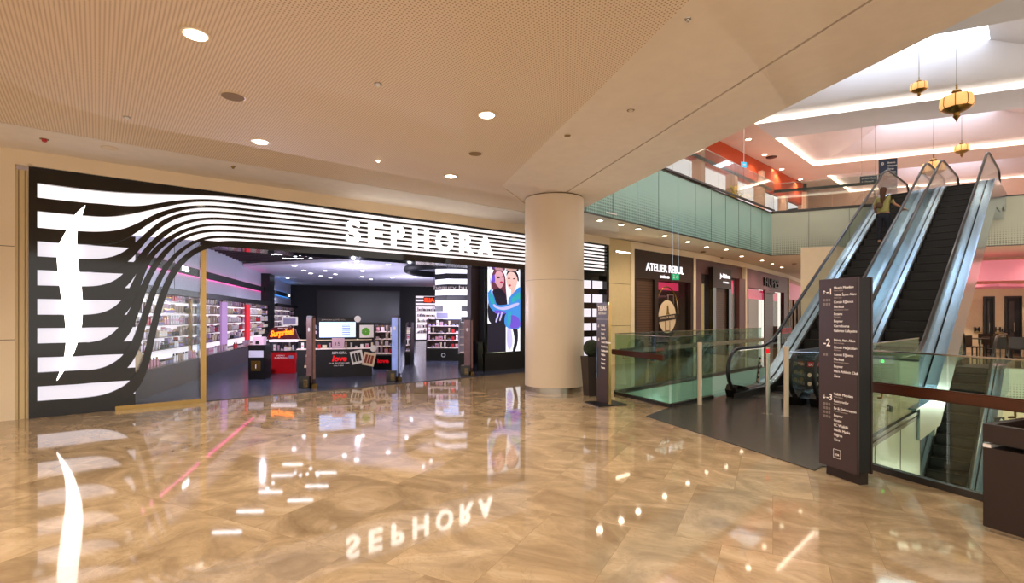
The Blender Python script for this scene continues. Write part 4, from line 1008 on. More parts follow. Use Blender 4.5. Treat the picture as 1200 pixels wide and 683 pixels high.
# exit sign hung in front of it
Y = 13.2; X = (791.5-600)/F*Y; q = thing('exit_sign', 'green exit sign hanging on two rods before the first shop', 'sign', (X, Y, 2.50), .35)
box('sign_plate', 'green_sign', -.1, .12, 0, .02, 0, .15, q); text('lettering', '\u2190', .12, 'text_white', q, .0, -.004, .03, w=.08); mb = MB(); mb.lathe([(.012, .1), (.02, .12), (.001, .135)], n=8, c=(-.05, -.004, 0)); mb.box(-.07, -.03, -.006, -.002, .03, .09); mb.build('running_figure', 'text_white', q)
for s in (-.08, .1): MB().lathe([(.006, .151), (.006, CEIL-2.5)], n=6, c=(s, .01, 0)).build('rod', 'bright_steel', q)
# shop 2
fr, L0 = seg(B_, C_)
t = fr.root('shopfront', 'shopfront with small sign on a tall dark bay and yellow display left', 'shopfront'); x = lambda px: fr.hit(px)[0]
box('fascia', 'shop_clad', .1, L0-.1, .12, .2, 3.3, 3.83, t); box('pier', 'shop_clad', .1, x(822), .0, .2, 0, 3.29, t); box('pier', 'shop_clad', x(866), L0-.1, -.02, .2, 0, 3.29, t)
box('bay_panel', 'dark_brown', x(833.5), x(855), -.08, .1, 2.75, 3.6, t); box('bay_side', 'gloss_black', x(833.5), x(837), -.08, .1, 0, 2.749, t); box('roller_shutter', 'shutter', x(837)+.01, x(852), .02, .06, 0, 2.749, t); box('bay_side', 'gloss_black', x(852)+.01, x(855), -.08, .1, 0, 2.749, t)
box('window_pane', 'shop_glass', x(822)+.01, x(833.5)-.01, .1, .112, 0, 3.29, t); box('window_pane', 'shop_glass', x(855)+.01, x(866)-.01, .1, .112, 0, 3.29, t)
box('yellow_display', 'yellow_shop', x(822)+.05, x(832), .25, .3, .7, 2.9, t); box('display_base', 'shop_clad', x(822)+.05, x(832), .25, .3, 0, .69, t)
box('inner_wall', 'shop_rose', x(855), x(866), .25, .3, 0, 2.6, t); box('pink_valance', 'pink_shop', x(855), x(866), .25, .3, 2.61, 3.2, t)
text('sign_lettering', 'Jo Malone', .26, 'text_lit', t, x(841.5), -.09, 3.2, w=x(853.5)-x(841.5), ex=.006, bold=.006); text('sign_lettering', 'LONDON', .11, 'text_lit', t, x(845), -.09, 2.98, w=(x(853)-x(845))*.8, ex=.004)
# shop 3
fr, L0 = seg(C_, D_)
t = fr.root('shopfront', 'reddish clad shopfront with dark letters and pink lit windows', 'shopfront'); x = lambda px: fr.hit(px)[0]
box('fascia', 'shop_clad2', .1, L0-.1, 0, .2, 2.95, 3.83, t); box('pier', 'shop_clad2', .1, x(877), 0, .2, 0, 2.94, t); box('pier', 'shop_clad2', x(919), L0-.1, 0, .2, 0, 2.94, t)
box('roller_shutter', 'shutter', x(897), x(907), .04, .09, 0, 2.8, t); box('shutter_box', 'shop_clad2', x(896.5), x(907.5), -.02, .1, 2.8, 2.94, t)
box('window_pane', 'shop_glass', x(877)+.02, x(896), .1, .112, 0, 2.94, t); box('window_pane', 'shop_glass', x(908), x(919)-.02, .1, .112, 0, 2.94, t)
box('pink_valance', 'pink_shop', x(876), x(918), .3, .35, 2.45, 2.93, t); box('inner_wall', 'shop_rose', x(885), x(896), .3, .35, 0, 2.44, t); box('inner_wall', 'dark_brown', x(877), x(885), .3, .35, 0, 2.44, t); box('inner_wall', 'shop_rose', x(909), x(918), .3, .35, 0, 2.44, t)
text('sign_lettering', 'HUPES', .62, 'black', t, x(894), -.04, 3.14, w=x(911)-x(894), ex=.03, bold=.004)
q = fr.root('window_poster', 'round blue lit poster in the red shop window', 'poster', x(913.5), .72, 1.72)
MB().lathe([(.001, 0), (.34, 0), (.34, .02), (.001, .02)], n=24, M=Matrix.Rotation(PI/2, 4, 'X') @ Matrix.Diagonal((1.3, .6, 1, 1))).build('disc', 'screen_blue', q)
q = fr.root('low_sign', 'low pink lettering sign at the foot of the red shop', 'sign', x(911), -.2, .25)
box('panel', 'dark_brown', 0, 2.6, 0, .05, -.2, .75, q); text('lettering', 'DELUXE', .45, 'red_glow', q, .1, -.01, .35, w=2.3); text('lettering', '333', .4, 'text_white', q, .6, -.01, -.15, w=1.2)
# far end: pink lit fronts and the plain pier behind the escalator
fr, L0 = seg(D_, E_)
t = fr.root('shopfront', 'distant shopfront with pink glowing band beyond the escalator rail', 'shopfront')
box('fascia', 'pink_band', .1, L0, 0, .2, 2.6, 3.6, t); box('upper_fascia', 'salmon_wall', .1, L0, .01, .2, 3.601, 3.83, t); box('glazing', 'salmon_wall', .1, L0, .1, .2, 0, 2.59, t)
for i in range(4): box('mullion', 'dark_brown', .6+i*1.6, .7+i*1.6, .0, .09, 0, 2.59, t)
struct(MB().prism([(10.55, 18.7), (11.6, 18.25), (12.4, 18.9), (11.3, 19.4)], 0, CEIL, 'z').build('wall_pier', 'cream'))
# ceiling lights along the corridor
cor = []
for px, py in ((703,258),(728,263),(748,268),(779,276),(806,283),(828,289),(851,292),(869,300),(893,305),(905,309),(916,313)):
    Y = (CEIL-H)*F/(HZ-py); cor.append(((px-600)/F*Y, Y, CEIL))
downlight('corridor_downlight', 'small warm recessed downlight in the ceiling before the shops', 'downlights before the shops', cor, .07, 'lamp_warm')
for px, py, lab in ((824, 295, 'small round dark vent above the second shop'),(845, 302, 'small round dark vent above the third shop'), (931, 309, 'round dark ceiling camera near the plain pier')):
    Y = (CEIL-H)*F/(HZ-py); q = thing('ceiling_vent', lab, 'vent', ((px-600)/F*Y, Y, CEIL))
    MB().lathe([(.11, 0), (.1, -.02), (.06, -.03), (.01, -.03)], n=20).build('grille', 'brass', q)

# ------------------------------------------------------------ main ceiling fittings
main = []
for px, py in ((229,39.5),(305,165.5),(570.5,134),(528,206)):
    Y = (CEIL-H)*F/(HZ-py); main.append(((px-600)/F*Y, Y, CEIL))
labs = ['brightest large recessed downlight nearest the viewer in the upper left ceiling', 'recessed downlight near the storefront at left', 'recessed downlight left of the ceiling joint above the column', 'recessed downlight above the lit store name']
for p_, lb in zip(main, labs): 
    o = downlight('recessed_downlight', lb, 'main ceiling downlights', [p_], .095, 'lamp_warm', 'column_paint'); del o['group']
def disc(px, py, r, m, name, lab, cat='speaker', z=CEIL):
    Y = (z-H)*F/(HZ-py); q = thing(name, lab, cat, ((px-600)/F*Y, Y, z))
    MB().lathe([(r, 0), (r*.97, -.008), (r*.9, -.01)], n=32).build('rim', 'column_paint', q); MB().lathe([(r*.88, -.0105), (r*.87, -.013), (.01, -.013)], n=32).build('grille', m, q)
mat('grille_tan', '#8a7048', .7)
disc(273, 112.5, .135, 'grille_tan', 'ceiling_speaker', 'larger round tan speaker grille in the left ceiling')
disc(557, 179.5, .115, 'grille_tan', 'ceiling_speaker', 'round tan speaker grille left of the column top')
disc(128.5, 173, .11, 'plaster', 'ceiling_speaker', 'pale round speaker in the plain strip above the striped front')
disc(665, 158, .05, 'grille_tan', 'smoke_detector', 'tiny pale detector right of the ceiling joint', 'detector')
def small(px, py, lab, m='white_paint', name='sprinkler', h=.03, r=.03, cat='sprinkler'):
    Y = (CEIL-H)*F/(HZ-py); q = thing(name, lab, cat, ((px-600)/F*Y, Y, CEIL))
    MB().lathe([(r*1.4, 0), (r*1.3, -.006)], n=16).build('rose', 'steel', q); MB().lathe([(r*.8, -.0061), (r*.7, -h), (r*.2, -h-.01)], n=16).build('head', m, q)
small(52, 163, 'red alarm bead hanging from the ceiling strip at far left', 'red', 'alarm_light', .035, .04, 'alarm')
small(443, 98, 'sprinkler in the upper middle of the perforated ceiling'); small(148.5, 137, 'pale sprinkler above the flame emblem', 'white_paint')
small(443, 188, 'small white spot fitting above the storefront lettering', 'lamp_warm', 'mini_spotlight', .02, .03, 'ceiling light'); small(273, 195, 'small brass sprinkler in the plain strip over the curved bands', 'brass')
small(806, 22, 'lone tiny sensor near the ceiling joint at top', 'steel', 'ceiling_sensor', .02, .02, 'sensor'); small(739, 129, 'flush tiny disc right of the ceiling joint', 'column_paint', 'ceiling_sensor', .01, .035, 'sensor')

# ------------------------------------------------------------ balcony fascia and upper floor
def fascia(p, q, m, n, idx):
    fr, L0 = seg(p, q)
    o = struct(place(box('trim_%d' % idx, m, 0, L0, -.06, -.02, CEIL-.08-5.0, UP-.02-5.0), fr)); o.location.z = 5.0
    mb = MB()
    for i in range(n+1): mb.box(L0*i/n-.006, L0*i/n+.006, -.066, -.0605, CEIL-.07, UP-.03)
    mb.box(-.03, L0, -.075, .0, UP-.019, UP+.03); mb.box(-.03, L0, -.07, .0, CEIL-.1, CEIL-.081)
    struct(place(mb.build('trim_%d' % (idx+1), 'dark_steel'), fr))
fascia(ce1, ce2, 'fascia_mint', 11, 30); fascia(ce2, ce3, 'fascia_beige', 13, 32)
balustrade(along(ce1, (.7248, .689), .2), along(ce1, (.7248, .689), 11.9), 12, 'glass_balustrade', 'upper floor glass balustrade above the mint fascia', z=UP+.03, h=1.13, rail='dark_steel', rside=1, glassm='upper_glass')
g0 = ce2; gd = (.914, -.4077)
balustrade(along(g0, gd, .1), along(g0, gd, 4.1), 4, 'glass_balustrade', 'upper floor glass balustrade left of the escalator heads', z=UP+.03, h=1.13, rail='dark_steel', rside=1, glassm='upper_glass')
balustrade(along(g0, gd, 7.7), along(g0, gd, 15), 7, 'glass_balustrade', 'upper floor glass balustrade right of the escalator heads', z=UP+.03, h=1.13, rail='dark_steel', rside=1, glassm='upper_glass')
# lower slab edges below the void rim
for i, (p, q, n) in enumerate(((G2, P3, 10), (P3, along(P3, (.914, -.405), 15), 12))):
    fr, L0 = seg(p, q)
    struct(place(box('trim_%d' % (40+i), 'fascia_mint' if i == 0 else 'fascia_beige', 0, L0, -.05, -.005, -1.15, -.02), fr))
# upper level side wall (orange) with openings and pilasters
up = thing('upper_shopfront', 'orange walled upper floor shopfront above the mint balcony', 'shopfront', (0, 0, UP))
w0_ = (2.5, 14.9+.4); 
fr, L0 = seg((3.0, 16.2), (16.2, 28.5))
up.location = (fr.o[0], fr.o[1], UP); up.rotation_euler = (0, 0, fr.a)
box('upper_wall', 'orange_wall', 0, L0, 0, .2, 2.1, ROOF-UP, up)
for i in range(7): box('pilaster', 'salmon_wall', i*3.0-.15, i*3.0+.15, -.2, .2, 0, 2.099 if i % 2 else 2.8, up)
box('shop_interior', 'shop_rose', 0, L0, 1.8, 1.9, 0, 2.1, up); box('lit_ceiling', 'lightbox_mid', 0, L0, .21, 1.79, 2.0, 2.05, up)
for i in range(6): box('display_panel', ['yellow_shop', 'salmon_wall', 'shop_clad', 'cream'][i % 4], .5+i*3, 2.2+i*3, 1.6, 1.7, 0, 1.7, up)
q = thing('potted_tree', 'yellow leaved plant behind the upper glass balustrade', 'plant', (9.0, 20.9, UP+.004))
MB().lathe([(.16, 0), (.22, .45), (.19, .45)], n=4).build('pot', 'black', q); mb = MB(); mb.smooth = True
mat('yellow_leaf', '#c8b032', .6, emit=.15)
for i in range(60):
    a_ = random.uniform(0, 2*PI); r_ = random.uniform(0, .38); z_ = .6+random.uniform(0, .6)
    M_ = Matrix.Translation((r_*math.cos(a_), r_*math.sin(a_), z_)) @ Matrix.Rotation(a_, 4, 'Z') @ Matrix.Rotation(random.uniform(-1, 1), 4, 'Y')
    mb.prism([(-.12, 0), (0, .03), (.12, 0), (0, -.03)], -.002, .002, 'z'); 
    for v in list(mb.bm.verts)[-8:]: v.co = M_ @ v.co
mb.build('foliage', 'yellow_leaf', q); MB().lathe([(.02, .4), (.015, .8)], n=8).build('stem', 'hair', q)
Y = 19.5; q = thing('upper_exit_sign', 'small turquoise sign on a rod before the orange wall', 'sign', ((872-600)/F*Y, Y, H+(HZ-196)*Y/F), .3)
mat('turq', '#2aa7c9', .4, emit=1.0, ecol='#2ab0d8', var=0)
box('sign_plate', 'turq', -.12, .12, 0, .03, 0, .2, q); box('rod', 'white_paint', -.012, .012, .005, .02, .2005, ROOF-q.location.z, q); box('arrow', 'text_white', -.06, .06, -.006, -.001, .07, .13, q)
# upper far wall
struct(MB().prism([(13, 33.5), (34, 24), (34, 24.3), (13, 33.8)], UP, ROOF, 'z').build('wall_upper_far', 'salmon_wall'))
struct(MB().prism([(31, 2), (31.2, 2), (31.2, 27), (31, 27)], LOW, ROOF, 'z').build('wall_right', 'salmon_wall'))
struct(MB().prism([(16.2, 28.5), (16.4, 28.5), (13.2, 33.6), (13, 33.5)], UP, ROOF, 'z').build('wall_upper_side', 'dark_brown'))
# signs beyond the escalator head
Y = 20.0
X0 = (1030-600)/F*Y; X1 = (1047-600)/F*Y; 
q = thing('standing_directory', 'tall dark blue directory panel at the top of the left escalator', 'sign', (X0, Y, UP), -.35)
mat('navy', '#26344e', .35); box('panel', 'navy', 0, .6, 0, .06, .0, H+(HZ-187)*Y/F-UP, q)
for i in range(6): text('lettering', 'abcdefg'[:3+i % 3] if 0 else ['Sinema', 'Otopark', 'Teras', 'Tiyatro', 'Park', 'Metro'][i], .09, 'text_white', q, .28, -.004, 1.85-i*.12)
text('lettering', '0', .16, 'text_white', q, .08, -.004, 1.8); text('lettering', '+1', .16, 'text_white', q, .06, -.004, 1.4)
z_ = H+(HZ-215.5)*Y/F; q = thing('hanging_sign', 'small dark blue sign hanging left of the tall blue directory', 'sign', ((1008-600)/F*Y, Y, z_), -.35)
box('panel', 'navy', 0, .56, 0, .05, 0, .29, q); text('lettering', '\u2190 WC  Park', .1, 'text_white', q, .04, -.004, .16, w=.46); text('lettering', '\u2190 Otopark', .08, 'text_white', q, .04, -.004, .05, w=.4)
for s in (.05, .5): box('rod', 'steel', s, s+.012, .02, .032, .291, ROOF-z_, q)

# ------------------------------------------------------------ roof with three coved vaults
K = (9.64, 19.6); ga = (.9165, -.40); gb_ = (.7071, .7071)
def R(a, b): return (K[0]+ga[0]*a+gb_[0]*b, K[1]+ga[1]*a+gb_[1]*b)
def quadslab(a0, a1, b0, b1, z0, z1, name, m): return struct(MB().prism([R(a0, b0), R(a1, b0), R(a1, b1), R(a0, b1)], z0, z1, 'z').build(name, m))
bands = [(-20, -13.4, 'roof_white'), (-7.9, -5.5, 'roof_white'), (0, 2.2, 'roof_white'), (7.7, 10.1, 'salmon'), (15.6, 24, 'salmon')]
for b0, b1, m in bands: quadslab(-.3, 12.5, b0, b1, ROOF, ROOF+.25, 'ceiling', m)
quadslab(-22, -.3, -20, 24, ROOF, ROOF+.25, 'ceiling', 'salmon'); quadslab(12.5, 22, -20, 24, ROOF, ROOF+.25, 'ceiling', 'roof_white')
ops = [(-13.4, -7.9), (-5.5, 0), (2.2, 7.7), (10.1, 15.6)]
SKY = 10.3
for i, (b0, b1) in enumerate(ops):
    A0, A1 = -.3, 12.5; bm_ = (b0+b1)/2; sa0, sa1, sb0, sb1 = 2.6, 6.75, b0+2.7, b0+4.45
    mb = MB(); mb.smooth = True; n = 8; rings = []
    for k in range(n+1):
        u = k/n; z = ROOF+.16+(SKY-ROOF-.16)*(u**1.7)
        L = lambda a, b: a+(b-a)*u
        rings.append([mb.bm.verts.new((*R(*c), z)) for c in ((L(A0, sa0), L(b0, sb0)), (L(A1, sa1), L(b0, sb0)), (L(A1, sa1), L(b1, sb1)), (L(A0, sa0), L(b1, sb1)))])
    for r0, r1 in zip(rings, rings[1:]):
        for k in range(4): 
            # duplicate corners are kept sharp by flat faces across the hips
            mb.face([r0[k], r0[(k+1) % 4], r1[(k+1) % 4], r1[k]])
    mb.smooth = False
    o = mb.build('ceiling', 'roof_white' if i < 2 else 'vault_pink'); struct(o)
    for e in o.data.edges: pass
    struct(MB().prism([R(sa0, sb0), R(sa1, sb0), R(sa1, sb1), R(sa0, sb1)], SKY+.01, SKY+.06, 'z').build('window_%d' % (i+2), 'skylight'))
    cv = thing('cove_light', ['warm cove light strip around the nearest roof vault', 'warm cove light strip around the large first visible vault', 'warm cove light strip around the second vault beyond the beam', 'warm cove light strip around the farthest vault'][i], 'cove light', (*R(A0, b0), ROOF+.0))
    cv.rotation_euler = (0, 0, math.atan2(ga[1], ga[0]))
    def strip(p, q, nm='light_strip'):
        fr, L0 = seg(p, q); M_ = cv.matrix_basis if 0 else Matrix.Translation(cv.location) @ Matrix.Rotation(cv.rotation_euler[2], 4, 'Z')
        mb = MB(); W_ = Matrix.Translation((p[0], p[1], ROOF)) @ Matrix.Rotation(fr.a, 4, 'Z'); W_ = M_.inverted() @ W_
        mb.box(.02, L0-.02, .005, .03, .03, .15, W_); mb.build(nm, 'cove_warm', cv)
    strip(R(A0, b0), R(A1, b0)); strip(R(A1, b1), R(A0, b1)); strip(R(A1, b0), R(A1, b1)); strip(R(A0, b1), R(A0, b0))
    quadslab(A0-.3, A0, b0, b1, ROOF+.25, ROOF+.3, 'ceiling', 'roof_white') if 0 else None
    quadslab(A0-.5, A1+.5, b0-.5, b1+.5, SKY+.4, SKY+.5, 'ceiling', 'roof_white')

# upper ceiling downlights and vents
upl = []
for px, py in ((877,163),(896,181),(916,198),(938,210),(905,197)):
    Y = (ROOF-H)*F/(HZ-py); upl.append(((px-600)/F*Y, Y, ROOF))
downlight('upper_downlight', 'small warm downlight in the pink upper ceiling', 'downlights in the pink upper ceiling', upl[:4], .1, 'lamp_warm')
for px, py, lab in ((904,184,'dark round vent in the pink ceiling nearer the orange wall'),(934,212,'dark round vent in the pink ceiling nearer the escalators')):
    Y = (ROOF-H)*F/(HZ-py); q = thing('ceiling_vent', lab, 'vent', ((px-600)/F*Y, Y, ROOF)); MB().lathe([(.24, 0), (.22, -.03), (.05, -.04)], n=20).build('grille', 'dark_steel', q)

# ------------------------------------------------------------ lanterns
def lantern(px, py, Y, r, lab):
    X = (px-600)/F*Y; z = H+(HZ-py)*Y/F
    t = thing('hanging_lantern', lab, 'lantern', (X, Y, z)); k = r/.4; n = 8
    mb = MB(); mb.smooth = True
    M_ = 48
    for sgn in (0,):
        rings = []
        for rr, zz in ((.28, .27), (.36, .24), (.39, .15), (.40, -.04), (.37, -.12), (.24, -.16)):
            rings.append([mb.bm.verts.new(((rr*k)*(1+.09*abs(math.sin(4*a_)))*math.cos(a_), (rr*k)*(1+.09*abs(math.sin(4*a_)))*math.sin(a_), zz*k)) for a_ in [2*PI*i/M_ for i in range(M_)]])
        for a, b in zip(rings, rings[1:]):
            for i in range(M_): mb.face([a[i], a[(i+1) % M_], b[(i+1) % M_], b[i]])
    mb.build('glass_body', 'amber_glass', t)
    mb = MB()
    for i in range(n):
        a_ = 2*PI*i/n; c, s = math.cos(a_), math.sin(a_)
        mb.tube([(rr*k*c, rr*k*s, zz*k) for rr, zz in ((.28, .28), (.37, .245), (.40, .15), (.41, -.04), (.38, -.125), (.24, -.17))], .012*k, 6)
    mb.build('ribs', 'brass', t)
    MB().lathe([(r_*k, z_*k) for r_, z_ in ((.37, -.125), (.30, -.19), (.20, -.25), (.09, -.28), (.07, -.36), (.1, -.38), (.04, -.46), (.005, -.56))], n=24).build('lower_bowl', 'brass', t)
    MB().lathe([(r_*k, z_*k) for r_, z_ in ((.32, .265), (.2, .29), (.1, .33), (.13, .39), (.1, .43), (.03, .45), (.02, .58), (.04, .6), (.01, .62))], n=24).build('crown', 'brass', t)
    MB().lathe([(.008, .62*k), (.008, SKY-z)], n=6).build('chain', 'dark_steel', t)
lantern(1077, 103, 16.2, .22, 'upper left small amber lantern under the skylight')
lantern(1121, 122, 16.0, .40, 'largest amber lantern hanging right of centre under the skylight')
lantern(1127, 175, 22.0, .26, 'small far amber lantern below the largest one')
lantern(1094, 198, 22.0, .40, 'amber lantern partly behind the middle escalator head')

# ------------------------------------------------------------ right background on the near and lower floors
rb = (13.9, 20.5)
fr = Frame(15.5, 24.3, math.atan2(-.405, .914))
struct(place(box('wall_cafe', 'cream', 1.6, 17, 0, .2, 0, CEIL), fr))
fr2 = Frame(12.6, 19.0, math.atan2(-.405, .914))
t = thing('cafe_band', 'glowing pink bulkhead over the far right shops', 'bulkhead', (0, 0, 0)); t.location = (fr.o[0], fr.o[1], 0); t.rotation_euler = (0, 0, fr.a)
box('face', 'pink_band', 2, 15, -2.6, -2.5, 2.95, 3.75, t); mb = MB(); mb.prism([(2.2, -.1), (8, -.1), (5.0, -2.4)], 2.75, 2.85, 'z'); mb.build('wedge_soffit', 'pink_band', t)
def doorway(px, w_, i, lab):
    x_ = fr.hit(px)[0]; d = thing('shop_doorway', lab, 'doorway', (*fr.w(x_, -.02), 0), fr.a)
    box('opening', 'soft_black', 0, w_, -.02, .0, 0, 2.35, d)
    for a_, b_ in ((-.06, 0), (w_, w_+.06)): box('jamb', 'dark_brown', a_, b_, -.05, .0, 0, 2.35, d)
    box('head', 'dark_brown', -.06, w_+.06, -.05, .0, 2.351, 2.42, d); box('door_leaf', 'sign_brown', .08, w_*.55, -.035, -.021, .05, 2.2, d); box('pull_handle', 'steel', w_*.5, w_*.53, -.06, -.036, .9, 1.3, d)
dw = lambda a, b: fr.hit(b)[0]-fr.hit(a)[0]
doorway(1154, dw(1154, 1163), 1, 'narrow dark doorway left in the cream wall beyond the void'); doorway(1179, dw(1179, 1195), 2, 'wider dark doorway at the right in the cream wall beyond the void')
for px, lab, s_ in ((1165, 'small dark lettering on the cream wall between two doorways', 'Huqqa'), (1140.5, 'small dark lettering on the cream wall beside the escalator', 'M')):
    x_ = fr.hit(px)[0]; q = thing('lettering_sign', lab, 'sign', (*fr.w(x_, -.05), 1.0), fr.a); text('lettering', s_, .3, 'black', q, 0, 0, -.1, ex=.01, bold=.005); box('rail', 'brass', 0, .3, .012, .03, -.16, -.13, q)
struct(MB().prism([fr.w(7.2, -3.0), fr.w(8.0, -3.0), fr.w(8.0, -2.2), fr.w(7.2, -2.2)], 0, CEIL, 'z').build('column_far', 'salmon_wall'))
struct(MB().prism([(11.9, 15.1+1.6), (12.9, 16.2), (13.5, 16.9), (12.5, 17.4)], 0, .001, 'z').build('floor', 'grey_floor'))
# cafe furniture
def cafe(px, pb, lab):
    X, Y = floor_pt(px, pb); t = thing('cafe_table', lab, 'table', (X, Y, 0), .4)
    MB().lathe([(.36, .72), (.36, .75)], n=24).build('table_top', 'dark_brown', t); MB().lathe([(.03, .02), (.03, .719)], n=10).build('pedestal', 'steel', t); MB().lathe([(.22, 0), (.2, .019)], n=20).build('foot', 'black', t)
def cchair(px, pb, lab, rz, group):
    X, Y = floor_pt(px, pb); t = thing('cafe_chair', lab, 'chair', (X, Y, 0), rz, group)
    box('seat', 'dark_brown', -.21, .21, -.21, .21, .43, .47, t, bev=.01); box('backrest', 'dark_brown', -.21, .21, .19, .215, .471, .86, t, bev=.01)
    for sx in (-1, 1):
        for sy in (-1, 1): box('leg', 'black', sx*.18-.015, sx*.18+.015, sy*.18-.015, sy*.18+.015, 0, .43, t)
for i, (px, pb) in enumerate(((1149, 420), (1165, 418), (1182, 421), (1197, 419))):
    cafe(px, pb, ['dark cafe table just right of the escalator beyond the void', 'dark cafe table under the small wall lettering', 'dark cafe table before the wider doorway', 'dark cafe table at the right picture edge'][i])
for i, (px, pb, rz) in enumerate(((1142,421,.3),(1157,416,2),(1168,425,3.4),(1175,416,1.2),(1174,424,.1),(1190,424,2.6))):
    cchair(px, pb, 'dark cafe chair among the tables beyond the void', rz, 'cafe chairs beyond the void')
q = thing('green_exit_light', 'tiny green glowing exit lamp behind the directory edge', 'lamp', (5.25, 7.25, .92)); box('case', 'black', -.05, .05, .0, .03, -.03, .03, q); MB().lathe([(.001, -.001), (.022, -.001), (.022, .001)], n=12, M=Matrix.Rotation(PI/2, 4, 'X')).build('lens', 'green_led', q); box('post', 'black', -.01, .01, .01, .02, -.92, -.03, q)

# lower storey seen through the right glass
def edge_panel(p, q, n, idx, depth=1.5, m='slab_edge'):
    fr, L0 = seg(p, q)
    struct(place(box('trim_%d' % idx, m, 0, L0, -.02, -.002, -depth, -.02), fr)); mb = MB()
    for i in range(n+1): mb.box(L0*i/n-.008, L0*i/n+.008, -.026, -.0205, -depth, -.02)
    mb.box(0, L0, -.03, -.0201, -.07, -.02); struct(place(mb.build('trim_%d' % (idx+1), 'dark_steel'), fr))
edge_panel(C0, C1, 3, 50); edge_panel(C1, C2, 3, 52); edge_panel(gb, C0, 4, 54)
struct(MB().prism([along(P3, (.914, -.405), -1), along(P3, (.914, -.405), 16), along(P3, (.95, -.3), 16), along(P3, (.85, -.3), -1)], LOW, -1.16, 'z').build('wall_lower', 'cream'))
fr = Frame(*E(-2.6, -1.4), math.radians(42))
struct(place(box('wall_lower', 'slab_edge', -1, 17, 0, .2, LOW, -.56), fr))
q = thing('lower_exit_sign', 'small black sign with white arrow over the lower floor beside the bin', 'sign', ((1166-600)/F*9, 9, H+(HZ-497)*9/F)); box('panel', 'black', 0, .17, 0, .02, 0, .12, q); text('lettering', '\u2191', .11, 'text_white', q, .07, -.003, .02, w=.06)
for s in (.02, .15): box('rod', 'steel', s, s+.006, .005, .011, .1201, -.6-q.location.z, q)

# ------------------------------------------------------------ the person on the escalator
def skin_body(name, verts, edges, radii, m, parent, sub=2):
    me = bpy.data.meshes.new(name); me.from_pydata(verts, edges, []); o = bpy.data.objects.new(name, me); COL.objects.link(o)
    md = o.modifiers.new('s', 'SKIN'); md.use_smooth_shade = True; me.skin_vertices.new() if not me.skin_vertices else None
    for i, r in enumerate(radii): me.skin_vertices[0].data[i].radius = r if isinstance(r, tuple) else (r, r); me.skin_vertices[0].data[i].use_root = (i == 0)
    o.modifiers.new('d', 'SUBSURF').levels = sub; o.modifiers['d'].render_levels = sub
    bpy.context.view_layer.update()
    nm = bpy.data.meshes.new_from_object(o.evaluated_get(bpy.context.evaluated_depsgraph_get())); bpy.data.objects.remove(o)
    nm.materials.clear(); nm.materials.append(MATS[m])
    for f in nm.polygons: f.use_smooth = True
    r = bpy.data.objects.new(name, nm); COL.objects.link(r); r.parent = parent; return r
sx_ = 8.0; soff = .68
pz = [o for o in e1.children if o.name.startswith('step')]
best = min(pz, key=lambda o: abs(o.location.x+.2-sx_)); sx_ = best.location.x+.2
zf = best.location.z
pp_ = E(sx_, soff)
t = thing('person', 'person with long brown hair and olive top riding the left escalator up', 'person', (pp_[0], pp_[1], zf+.003), EF.a)
# body, facing +x (uphill); left is +y
bv = [(0,0,.86),(0,0,.98),(.01,0,1.12),(.01,0,1.26),(0,0,1.34),(.01,0,1.42),(.02,0,1.47),(.03,0,1.53),(.025,0,1.585),
      (0,.14,1.29),(.02,.21,1.07),(.16,.20,.95),(.22,.18,.93),
      (0,-.14,1.29),(.1,-.24,1.12),(.30,-.40,1.0),(.37,-.44,.99),
      (0,.085,.80),(.03,.09,.46),(-.03,.09,.09),(-.03,.09,.05),(.10,.10,.035),
      (0,-.085,.80),(.06,-.09,.47),(.02,-.10,.09),(.02,-.10,.05),(.15,-.11,.035)]
be = [(0,1),(1,2),(2,3),(3,4),(4,5),(5,6),(6,7),(7,8),(3,9),(9,10),(10,11),(11,12),(3,13),(13,14),(14,15),(15,16),(0,17),(17,18),(18,19),(19,20),(20,21),(0,22),(22,23),(23,24),(24,25),(25,26)]
brd = [(.13,.15),(.10,.125),(.10,.12),(.095,.14),(.05,.06),(.045,.045),(.07,.065),(.085,.075),(.06,.055),.05,.038,.03,.026,.05,.038,.03,.026,.085,.055,.036,.035,.03,.085,.055,.036,.035,.03]
body = skin_body('body', bv, be, brd, 'skin', t)
def fingers(cx, cy, cz, s):
    for i in range(4): skin_body('finger', [(cx, cy+(i-1.5)*.019, cz), (cx+.04, cy+(i-1.5)*.02, cz-.004-.003*abs(i-1)), (cx+.062+(.008 if i in (1, 2) else 0), cy+(i-1.5)*.021, cz-.025)], [(0,1),(1,2)], [.010,.009,.008], 'skin', body, 1)
    skin_body('thumb', [(cx-.03, cy+s*.02, cz), (cx, cy+s*.048, cz-.008), (cx+.025, cy+s*.055, cz-.014)], [(0,1),(1,2)], [.011,.010,.009], 'skin', body, 1)
fingers(.245, .18, .925, -1); fingers(.395, -.445, .985, 1)
skin_body('top', [(0,0,.86),(0,0,1.0),(.01,0,1.14),(.01,0,1.27),(.0,0,1.34),(0,.14,1.30),(.01,.20,1.12),(0,-.14,1.30),(.07,-.22,1.15)], [(0,1),(1,2),(2,3),(3,4),(3,5),(5,6),(3,7),(7,8)], [(.15,.17),(.125,.15),(.12,.145),(.115,.15),(.06,.09),(.07,.07),(.06,.06),(.07,.07),(.06,.06)], 'olive_top', t)
skin_body('jeans', [(0,0,.92),(0,0,.86),(0,.088,.79),(.03,.092,.46),(-.03,.09,.11),(0,-.088,.79),(.06,-.092,.47),(.02,-.10,.11)], [(0,1),(1,2),(2,3),(3,4),(1,5),(5,6),(6,7)], [(.14,.16),(.145,.165),.1,.068,.055,.1,.068,.055], 'jeans', t)
